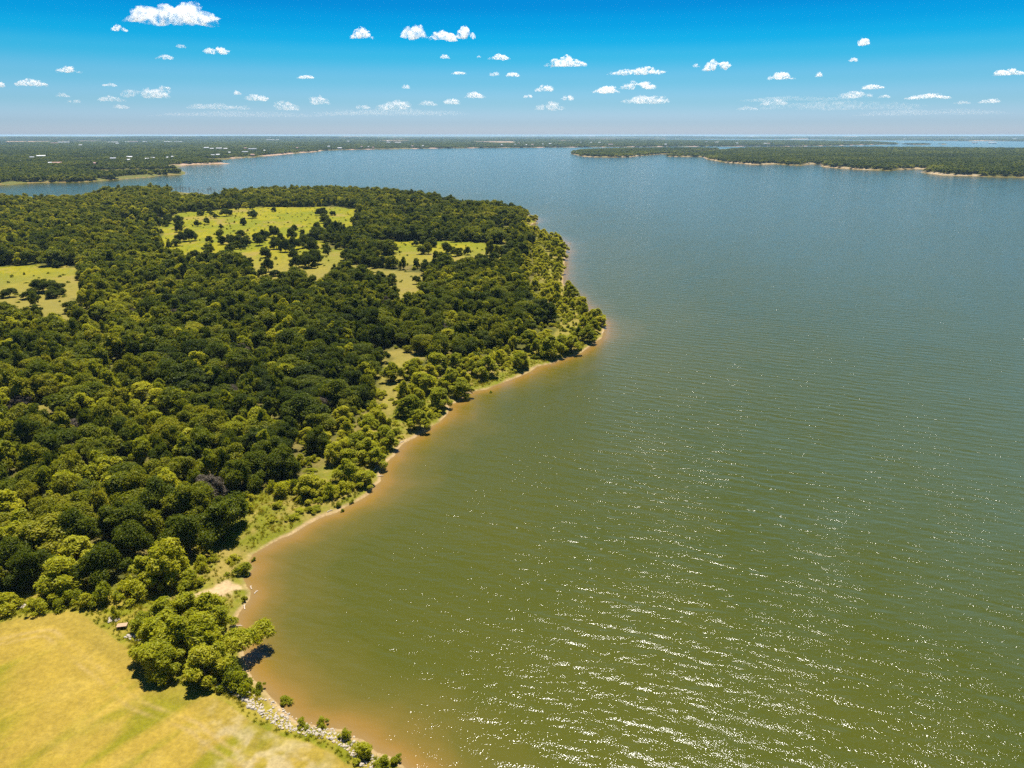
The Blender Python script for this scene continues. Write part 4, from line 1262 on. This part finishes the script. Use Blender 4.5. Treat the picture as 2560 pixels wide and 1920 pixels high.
# ------------------------------------------------------------------ far shores: houses, bridge, boat, masts
M_WHITE = simple_mat("white_paint", (.62, .60, .58), 0.7)
M_CREAM = simple_mat("cream_render", (.66, .55, .42), 0.8)
M_BRICK = simple_mat("orange_brick", (.50, .24, .13), 0.8)
M_ROOFW = simple_mat("pale_metal_roof", (.52, .52, .54), 0.7)
M_ROOFR = simple_mat("red_roof", (.30, .16, .13), 0.7)
M_ROOFG = simple_mat("grey_roof", (.26, .27, .30), 0.7)
M_CONC = simple_mat("concrete", (.32, .31, .30), 0.8)
FAR_HOUSES = [(141, 407, 22, 'w', 'r', "long white barn with a red roof line, largest building among the far left trees"), (125, 407, 7, 'w', 'w', "small white shed beside the long white barn"),
    (103, 390.6, 16, 'w', 'w', "long pale house among trees behind the long white barn"), (80, 393, 8, 'w', 'g', "small grey-roofed house left of the long pale one"), (49, 403, 5, 'w', 'w', "small white house left of the long white barn"),
    (282, 396, 12, 'w', 'g', "grey-white house low in the far left wood"), (324, 393, 11, 'c', 'w', "cream and white house uphill on the far left shore"), (321, 400, 7, 'w', 'w', "white shed below the cream and white house"),
    (367, 397, 8, 'w', 'w', "tilted white house near the far left point"), (382, 395, 8, 'w', 'g', "grey house next to the tilted white one"), (236, 408, 4, 'o', 'r', "tiny orange shed in the far left wood"),
    (201, 363, 6, 'w', 'w', "white house halfway up the far left hillside"), (293, 359, 6, 'w', 'w', "white house high on the far left hillside"), (159, 355, 20, 'c', 'w', "long pale row of sheds near the left horizon"),
    (134, 348.5, 7, 'o', 'r', "red building near the left horizon"), (282, 350.5, 14, 'w', 'w', "wide white building near the left horizon"), (319, 352, 9, 'w', 'w', "white block near the left horizon, left of the pink-roofed one"),
    (334, 352.5, 15, 'w', 'r', "wide pink-roofed block near the left horizon"), (362, 354, 8, 'w', 'w', "white block right of the pink-roofed one"), (420, 350.5, 12, 'w', 'w', "white row near the horizon above the far point"),
    (443, 351, 10, 'w', 'g', "grey row near the horizon above the far point"), (516, 369, 10, 'w', 'w', "white house above the far left beach"), (530, 371.6, 8, 'o', 'w', "orange house left of the cream one above the far beach"),
    (548, 371, 12, 'c', 'w', "long cream house above the far left beach"), (563.6, 372, 8, 'o', 'w', "orange house right of the cream one above the far beach"), (613, 370.7, 6, 'o', 'r', "orange house alone above the far left beach"),
    (631, 372.5, 18, 'w', 'g', "long grey-blue roof above the far left beach"), (532, 388, 8, 'w', 'g', "grey-roofed house close behind the far left beach"), (545, 387, 8, 'w', 'w', "white-roofed house close behind the far left beach"),
    (573.6, 381.5, 5, 'w', 'w', "small white house behind the far left beach"), (631, 387, 9, 'o', 'r', "pink peaked house right on the far left beach"), (661, 377, 4, 'w', 'w', "tiny white house behind the far beach's thin end"),
    (743, 370, 5, 'o', 'r', "orange house behind the far beach's thin end"), (682, 349, 24, 'w', 'w', "long white building near the horizon left of the mast"), (419, 394, 4, 'w', 'w', "tiny white house above the far left point"),
    (431, 392, 5, 'w', 'w', "white house above the far left point"), (453, 355, 4, 'w', 'w', "tiny white house high above the far left point"), (613, 380, 14, 'w', 'g', "long grey roof behind the far left beach"),
    (870.5, 352, 5, 'w', 'w', "white house left of the mast's foot"), (822, 365.5, 5, 'w', 'w', "white house at the left end of the middle far shore"), (849, 370.5, 10, 'c', 'w', "yellow house on the water at the middle far shore"),
    (904, 367, 4, 'w', 'r', "red-roofed house at the middle far shore, below the mast"), (921, 367, 3, 'w', 'w', "tiny white house right of the red-roofed one below the mast"), (933, 371.5, 5, 'o', 'r', "pink boathouse on the middle far shore"),
    (971, 356, 9, 'w', 'g', "grey-white house uphill on the middle far shore"), (995, 355.5, 14, 'c', 'w', "large cream house uphill on the middle far shore"), (970, 351, 5, 'w', 'w', "white house near the horizon, right of the mast"),
    (1031.5, 365, 5, 'c', 'r', "cream house near the water, right of the large cream one"), (1057.7, 364, 4, 'w', 'w', "bright white house by the middle far shore"), (1254, 361.5, 4, 'w', 'w', "white house above the far pink beach, leftmost of its row"),
    (1288, 360.5, 4, 'w', 'g', "grey house second in the row above the far pink beach"), (1297, 358, 3, 'w', 'r', "tiny red-roofed house higher up above the far pink beach"), (1316, 362, 4, 'c', 'w', "cream house third in the row above the far pink beach"),
    (1330.6, 361.5, 6, 'w', 'r', "white house with red roof above the far pink beach"), (1357, 360.5, 3, 'w', 'w', "tiny white house left of the wide island"), (1375, 359.5, 6, 'w', 'w', "bright white house above the wide island's left tip"),
    (1452, 356, 4, 'w', 'g', "grey-blue house above the wide island"), (1477.6, 356, 4, 'w', 'w', "white house above the wide island"), (1499, 356.5, 5, 'c', 'w', "cream house above the wide island"),
    (1526.4, 360, 11, 'w', 'r', "long pink-roofed house above the wide island"), (1664, 360, 5, 'w', 'w', "white house above the strait between the islands"), (1792, 355.5, 8, 'w', 'w', "white house among the bright dots left of the bridge"),
    (1766, 355, 5, 'w', 'g', "blue-grey house among the bright dots left of the bridge"), (1843, 358, 5, 'c', 'w', "cream house above the bridge's left end"), (1914, 358.5, 8, 'w', 'w', "larger white house above the bridge"),
    (1922, 358.5, 6, 'w', 'r', "red-roofed house beside the larger white one above the bridge"), (2439, 346, 5, 'w', 'w', "white building on the right horizon shore"), (2483.5, 346, 7, 'w', 'w', "widest white building on the right horizon shore"),
    (2537, 345, 6, 'w', 'w', "white building at the right end of the horizon shore"), (2416, 347, 6, 'w', 'g', "grey building on the right horizon shore"), (2261, 347, 4, 'w', 'w', "leftmost white building on the right horizon shore")]
WM = {'w': M_WHITE, 'c': M_CREAM, 'o': M_BRICK}; RM = {'w': M_ROOFW, 'r': M_ROOFR, 'g': M_ROOFG}
house_spots = []
for a, b, w, wc, rc, lab in FAR_HOUSES:
    p = at(a, b, 8.0); d = math.hypot(p[0], p[1])
    z = gz(p[0], p[1])
    p = at(a, b + .6, z + 5); z = max(gz(p[0], p[1]), .5)
    wm = w * d / FPX * .9; dp = max(8.0, min(wm * .7, 22)); hw = max(6.0, min(9.5, d / 900.0 + 3.0)); hr = 2.6
    r_ = bpy.data.objects.new("house", None); COL.objects.link(r_); r_.location = (p[0], p[1], z); r_.rotation_euler = (0, 0, -math.atan2(p[0], p[1]) + random.uniform(-.3, .3))
    tag(r_, lab, "building", "houses on the far shores")
    v, q = box(-wm / 2, wm / 2, -dp / 2, dp / 2, -2, hw)
    link("wall", mesh_np("house_wall", v, q, mats=[WM[wc]]), r_)
    e = .5
    v = np.array([(-wm / 2 - e, -dp / 2 - e, hw + .01), (wm / 2 + e, -dp / 2 - e, hw + .01), (wm / 2 + e, dp / 2 + e, hw + .01), (-wm / 2 - e, dp / 2 + e, hw + .01), (-wm / 2 - e, 0, hw + hr), (wm / 2 + e, 0, hw + hr)])
    link("roof", mesh_np("house_roof", v, [(0, 1, 5, 4), (2, 3, 4, 5), (0, 3, 2, 1)], [(0, 4, 3), (1, 2, 5)], mats=[RM[rc]]), r_)
    nw = max(2, min(8, int(wm / 4)))
    mw = mesh_np("window", *box(-.7, .7, -.06, .06, -.8, .8), mats=[M_ROOFG])
    for k_ in range(nw):
        link("window", mw, r_, ((k_ + .5) / nw * wm - wm / 2, -dp / 2 - .03, hw * .55))
    house_spots.append((p[0], p[1], wm, d))

# bridge across the strait on the right
p0, p1 = at(1846, 366.2, 0)[:2], at(2012, 366.6, 0)[:2]
L_ = float(np.hypot(*(p1 - p0))); ang = math.atan2(p1[1] - p0[1], p1[0] - p0[0])
br_ = bpy.data.objects.new("bridge", None); COL.objects.link(br_); br_.location = (p0[0], p0[1], 0); br_.rotation_euler = (0, 0, ang)
tag(br_, "long low road bridge on many piers crossing the far strait", "bridge")
link("deck", mesh_np("deck", *box(-30, L_ + 30, -6, 6, 9.0, 10.8), mats=[M_CONC]), br_)
for sgn in (-1, 1):
    link("railing", mesh_np("railing", *box(-30, L_ + 30, sgn * 5.9 - .15, sgn * 5.9 + .15, 10.81, 12.0), mats=[M_CONC]), br_)
pm = mesh_np("pier", *boxes([(-1.6, 1.6, -5, 5, 7.6, 8.99), (-1.3, 1.3, -4.2, -2.0, -3, 7.6), (-1.3, 1.3, 2.0, 4.2, -3, 7.6)]), mats=[M_CONC])
for k_ in range(25):
    link("pier", pm, br_, ((k_ + .5) * L_ / 25, 0, 0))

# motor boat with its foam
p = at(1308.5, 373, 0)
bt = bpy.data.objects.new("motor_boat", None); COL.objects.link(bt); bt.location = (p[0], p[1], 0); bt.rotation_euler = (0, 0, math.pi)
tag(bt, "small white motor boat far out on the open lake", "boat")
hv = np.array([(-4, -1.4, -.3), (3, -1.4, -.3), (5.5, 0, .2), (3, 1.4, -.3), (-4, 1.4, -.3), (-4, -1.7, 1.2), (3, -1.7, 1.3), (6.2, 0, 1.6), (3, 1.7, 1.3), (-4, 1.7, 1.2)])
link("hull", mesh_np("hull", hv, [(0, 1, 6, 5), (3, 4, 9, 8), (4, 0, 5, 9)], [(1, 2, 6), (2, 7, 6), (2, 3, 8), (2, 8, 7), (5, 6, 9), (6, 8, 9), (6, 7, 8), (0, 4, 1), (1, 4, 3), (1, 3, 2)], mats=[M_WHITE]), bt)
link("cabin", mesh_np("cabin", *box(-1.5, 2.2, -1.2, 1.2, 1.3, 3.0), mats=[M_WHITE]), bt)
link("windscreen", mesh_np("windscreen", *box(2.21, 2.28, -1.1, 1.1, 1.9, 2.8), mats=[M_ROOFG]), bt)

# radio mast and water tower on the horizon
p = at(897, 346, 0); zb = gz(p[0], p[1])
ma = bpy.data.objects.new("radio_mast", None); COL.objects.link(ma); ma.location = (p[0], p[1], zb)
tag(ma, "thin grey lattice mast rising above the horizon", "mast")
T = []
for k_ in range(3):
    th = k_ * 2.094
    T.append(tube((3 * math.cos(th), 3 * math.sin(th), -2), (1.2 * math.cos(th), 1.2 * math.sin(th), 68), .6, .5, 4))
for j in range(12):
    for k_ in range(3):
        f0, f1 = 3 - j * .15, 3 - (j + 1) * .15
        T.append(tube((f0 * math.cos(k_ * 2.094), f0 * math.sin(k_ * 2.094), j * 5.7), (f1 * math.cos((k_ + 1) * 2.094), f1 * math.sin((k_ + 1) * 2.094), (j + 1) * 5.7), .3, .3, 4))
v, q = merge_tubes(T)
link("lattice", mesh_np("lattice", v, q, mats=[M_CONC]), ma)
link("antenna", mesh_np("antenna", *boxes([(-3, 3, -.8, .8, 64, 70), (-.3, .3, -.3, .3, 70, 78)]), mats=[M_CONC]), ma)
p = at(457, 346, 0); zb = gz(p[0], p[1])
wt = bpy.data.objects.new("water_tower", None); COL.objects.link(wt); wt.location = (p[0], p[1], zb)
tag(wt, "white water tower on the horizon above the far left point", "water tower")
iv, if_ = ico(2)
link("tank", mesh_np("tank", iv * np.array([11, 11, 8]) + np.array([0, 0, 46]), T=if_, mats=[M_WHITE], smooth=True), wt)
v, q = tube((0, 0, -3), (0, 0, 40), 4, 2.5, 10)
link("column", mesh_np("column", v, q, mats=[M_WHITE]), wt)

# ------------------------------------------------------------------ far woods: one mass
def far_points():
    out = []
    rg = np.random.default_rng(5)
    for r0, r1, g, rad, ht in [(1500, 2300, 10.0, 7.0, 11), (2300, 3400, 12.5, 8.2, 10.5), (3400, 5200, 17, 11, 10), (5200, 8000, 27, 17, 9), (8000, 13000, 60, 38, 9.5), (13000, 26000, 150, 95, 10)]:
        A = .72
        area = A * 2 / 2 * (r1 * r1 - r0 * r0)
        m = int(area / (g * g))
        rr = np.sqrt(rg.uniform(r0 * r0, r1 * r1, m)); th = rg.uniform(-A, A, m)
        x, y = rr * np.sin(th), rr * np.cos(th)
        s, a, b, f = shore(x, y)
        fnn = fbm(x / 140, y / 140, 61, 4)
        strip = (rr < 2800) & (x < 0)
        isl = (f > b) & (f > a)
        front = np.where(strip, 6 + 34 * sstep(.42, .56, fnn), np.where(isl, 9.0, 16.0))
        lim = np.where(isl & (rr > 3600) & (x < 1300), 3.0, front)
        k = (np.maximum(b, f) > lim) & (a < 0)
        gap = fbm(x / 260, y / 260, 71, 3)
        k &= ~((gap > .66) & (rr < 6000) & ~isl)
        fl = sstep(.66, .74, fbm(x / 900, y / 2600, 88, 3)) * sstep(7000, 10000, rr)
        k &= fl < .5
        k &= ~((sdf(ORANGE, x, y) > -40) & (rr > 5000))
        x, y, s, a, rr = x[k], y[k], s[k], a[k], rr[k]
        for hx, hy, wm, d in house_spots:
            if d < r0 - 400 or d > r1 + 700:
                continue
            ux, uy = hx / d, hy / d
            al = (x - hx) * ux + (y - hy) * uy; ac = -(x - hx) * uy + (y - hy) * ux
            bad = (np.abs(ac) < wm * .55 + rad * .8) & (al < 10 + rad) & (al > -(d * .035))
            x, y, s, a, rr = x[~bad], y[~bad], s[~bad], a[~bad], rr[~bad]
        z = ground_z(x, y, s, a)
        m = len(x)
        R1 = rad * rg.uniform(.7, 1.3, m); H1 = ht * rg.uniform(.7, 1.2, m)
        tone = .09 + .6 * (fbm(x / 180, y / 180, 33, 3) - .3) + rg.uniform(-.15, .32, m) + .22 * sstep(45, 12, s)
        out.append((x, y, z, np.stack([R1 / 5, R1 / 5, H1 / 9], -1), np.clip(tone, .03, .9)))
    return [np.concatenate([o[i] for o in out]) for i in range(5)]


fx, fy, fz, fs, ft = far_points()
print("far trees", len(fx))
mass("far_woodland", "dark green woods covering the far shores and islands", [m[0] for m in MASS], fx, fy, fz, fs, np.random.default_rng(3).uniform(0, 6.28, len(fx)), ft, "woods")

# ------------------------------------------------------------------ clouds: billowing bodies of scattering mist, high above and far behind
CLOUDS = [  # photo pixel of the middle, width px, height px, density factor, label
 (427, 33, 215, 58, 1.0, "largest white cloud, near the frame's top left"), (297, 69, 38, 16, .8, "small slanting cloud below the largest one"), (902, 82, 58, 28, 1.0, "oval cloud left of the three in a row"),
 (1035, 80, 66, 34, .8, "ragged left cloud of the three in a row"), (1108, 88, 72, 27, 1.0, "low-domed middle cloud of the three in a row"), (1165, 80, 48, 30, 1.0, "pointed right cloud of the three in a row"),
 (1415, 152, 105, 27, 1.0, "wide flat-based cloud in the sky's middle"), (1593, 177, 142, 20, .9, "long bumpy cloud right of the wide flat one"), (1790, 162, 70, 28, 1.0, "peaked cloud right of the long bumpy one"), (1741, 163, 17, 9, .5, "wisp left of the peaked cloud"),
 (1955, 189, 68, 20, .9, "oblong cloud right of the peaked one"), (2160, 103, 28, 20, 1.0, "small cloud highest on the sky's right side"), (2133, 149, 22, 9, .8, "tiny cloud under the highest one on the right"),
 (2048, 186, 17, 11, .8, "tiny round cloud between the oblong cloud and the right edge"), (2525, 179, 70, 17, .9, "cloud cut by the frame's right edge"), (541, 125, 62, 19, .8, "small trailing cloud under the largest one's right end"),
 (411, 142, 42, 13, .6, "faint small cloud under the largest one"), (452, 115, 26, 9, .35, "faint wisp left of the trailing cloud"), (171, 173, 56, 17, .8, "small cloud at the sky's left side"), (76, 206, 72, 18, .75, "flat cloud at the sky's far left"),
 (2, 211, 18, 14, .7, "cloud cut by the frame's left edge"), (273, 211, 34, 10, .6, "small flat cloud right of the far left one"), (365, 232, 110, 26, .55, "long ragged cloud low on the left"), (412, 219, 28, 9, .6, "small cloud above the long ragged one"),
 (280, 246, 66, 15, .45, "faint cloud left of the long ragged one"), (158, 237, 34, 11, .4, "faint small cloud under the far left ones"), (302, 266, 38, 11, .4, "faint cloud under the long ragged one"), (184, 253, 36, 9, .35, "faint wisp low on the far left"),
 (764, 192, 44, 9, .7, "thin flat cloud left of the middle sky"), (594, 231, 18, 11, .6, "tiny cloud above the low left bank"), (640, 243, 58, 18, .6, "domed cloud of the low left bank"), (548, 265, 150, 16, .35, "long faint bank low on the left"),
 (716, 263, 62, 24, .4, "faint cloud at the low left bank's right end"), (800, 250, 52, 24, .5, "stacked faint clouds left of the middle"), (1112, 141, 26, 10, .7, "small cloud under the three in a row"), (1196, 141, 14, 6, .4, "tiny wisp between two small clouds under the row"),
 (1248, 142, 55, 15, .9, "small flat cloud right of the tiny wisp"), (1147, 182, 38, 8, .7, "thin cloud left of two small low ones"), (1235, 184, 28, 11, .6, "left of two small low clouds"), (1282, 186, 36, 11, .7, "right of two small low clouds"),
 (1015, 216, 22, 10, .6, "lone small cloud in the lower middle sky"), (1188, 237, 52, 16, .6, "curled thin cloud in the lower middle sky"), (1360, 221, 48, 16, .7, "cloud left of the pair in the lower middle sky"), (1320, 240, 24, 9, .6, "tiny cloud below left of the pair"),
 (1419, 244, 36, 13, .6, "cloud under the pair's left one"), (1514, 224, 70, 18, .8, "left cloud of the pair right of the middle"), (1594, 212, 90, 22, .85, "right cloud of the pair right of the middle"), (1612, 248, 120, 22, .55, "broad low cloud under the pair"),
 (1130, 253, 44, 15, .6, "right end of the low middle bank"), (985, 262, 90, 26, .5, "domed heap in the low middle bank"), (905, 267, 44, 10, .4, "faint left end of the low middle bank"), (1070, 258, 50, 13, .4, "faint part of the low middle bank"),
 (1375, 264, 76, 24, .45, "faint heap low in the sky's middle"), (2183, 217, 52, 12, .7, "small cloud above the low right bank"), (2140, 236, 80, 18, .5, "pale cloud in the low right bank"), (2320, 240, 100, 15, .8, "wide flat cloud on the low right"), (2474, 252, 46, 11, .6, "small cloud at the low right"),
 (1935, 254, 64, 18, .45, "faint cloud of the low right bank's left part"), (1868, 270, 50, 10, .35, "faint low cloud left in the right bank"), (2405, 256, 40, 9, .35, "faint wisp between the low right clouds"), (2210, 240, 30, 9, .5, "small pale cloud beside the low right bank")]
CLOUDS += [(2080, 262, 420, 26, .16, "broad faint veil of cloud low over the right shore"), (1980, 246, 260, 14, .16, "faint upper edge of the veil low over the right shore"),
           (980, 280, 380, 18, .13, "faint veil under the low middle bank"), (600, 284, 420, 16, .12, "faint veil under the low left bank"), (2330, 280, 360, 16, .12, "faintest veil above the right horizon")]
CV, CF = ico(5)
CBASE = 1450.0


def cloud_mat(dens, hm):
    """mist that thins out in shreds"""
    m, n, l, out = new_mat("cloud_mist")
    v = n.new("ShaderNodeVolumePrincipled")
    v.inputs["Color"].default_value = (1, 1, 1, 1)
    v.inputs["Anisotropy"].default_value = 0.45
    tc = n.new("ShaderNodeTexCoord")
    f = noise_n(n, l, tc.outputs["Object"], 3.4 / hm, 6.0, 0.64)
    r = n.new("ShaderNodeMapRange"); r.interpolation_type = 'SMOOTHSTEP'
    r.inputs["From Min"].default_value = 0.44; r.inputs["From Max"].default_value = 0.72
    r.inputs["To Min"].default_value = 0.0; r.inputs["To Max"].default_value = dens
    l.new(f, r.inputs["Value"])
    l.new(r.outputs[0], v.inputs["Density"])
    l.new(v.outputs[0], out.inputs["Volume"])
    return m


def billow(rg, wm, hm, dm, seed):
    """one rounded, ragged body of cloud: every ray from its middle runs out to the farthest billow"""
    nb = int(rg.uniform(11, 22))
    bl = []
    for i in range(nb):
        x = rg.uniform(-1, 1); env = (1 - abs(x) ** 2.0) ** .7
        r = hm * (.10 + .34 * env * rg.uniform(.4, 1.0))
        z = -hm * .42 + r * .7 + max(0, hm * .80 * env - 1.6 * r) * rg.uniform(0, 1) ** 1.3
        bl.append((x * wm * .46, rg.uniform(-.5, .5) * dm * env, z, r))
    U = CV * np.array([wm, dm, hm]); U = U / np.linalg.norm(U, axis=1)[:, None]
    far = np.full(len(U), hm * .08)
    for c in bl:
        o_ = -np.array(c[:3])
        bq = U @ o_; disc = bq * bq - (o_ @ o_ - c[3] ** 2)
        far = np.maximum(far, np.where(disc > 0, -bq + np.sqrt(np.maximum(disc, 0)), 0))
    V = U * far[:, None]
    q = hm * .22
    nb1 = fbm(V[:, 0] / q + V[:, 1] / q * .7, V[:, 2] / q + seed * 7 + V[:, 1] / q * .4, 9, 4) - .5
    nb2 = fbm(V[:, 0] / (hm * .7) + 5, V[:, 2] / (hm * .5) + seed, 19, 3) - .5
    V = V * (1 + .62 * nb1 + .55 * nb2)[:, None]
    V[:, 2] = np.where(V[:, 2] < -hm * .40, -hm * .40 + (V[:, 2] + hm * .40) * .3, V[:, 2])
    return V


for k_, (a, b, w, h, dn, lab) in enumerate(CLOUDS):
    ce = at(a, b, CBASE + 100)          # a point of the sky 1.4 km and more up
    d = float(np.linalg.norm(ce - np.array([0, 0, H])))
    fwd = ce[1] * math.cos(PITCH) - (ce[2] - H) * math.sin(PITCH)
    wm, hm = w * fwd / FPX * 1.08, h * fwd / FPX * 1.02
    rg = np.random.default_rng(1000 + k_)
    kx = max(1.0, (w / h) / 2.3)                # long clouds are drawn out along the wind
    V = billow(rg, wm / kx, hm, max(hm * 1.4, wm / kx * .5), k_) * np.array([kx, 1, 1])
    V[:, 0] += V[:, 2] * rg.uniform(-.5, .5)
    ext = V.max(0) - V.min(0); V = (V - (V.max(0) + V.min(0)) / 2) * np.array([wm / ext[0], 1, hm / ext[2]])
    tau = 4.6 * dn ** 1.9 + .25
    o = tag(link("cloud", mesh_np("cloud", V, T=CF, mats=[cloud_mat(2.0 * tau / hm, hm)], smooth=True), None, ce), lab, "cloud", "clouds scattered over the sky")
    o.rotation_euler = (0, 0, -math.atan2(ce[0], ce[1]))

HAZE_DENSITY = 3.0e-5
# ------------------------------------------------------------------ haze in the air
m_hz, n, l, out = new_mat("air_haze")
hv_ = n.new("ShaderNodeVolumePrincipled")
hv_.inputs["Color"].default_value = (.50, .76, 1.0, 1)
hv_.inputs["Density"].default_value = HAZE_DENSITY
hv_.inputs["Anisotropy"].default_value = 0.0
l.new(hv_.outputs[0], out.inputs["Volume"])
v, q = box(-62000, 62000, -600, 61000, -6, 105)
tag(link("haze", mesh_np("haze", v, q, mats=[m_hz])), "thin pale blue haze lying over the lake and the far shores", "haze", kind="stuff")
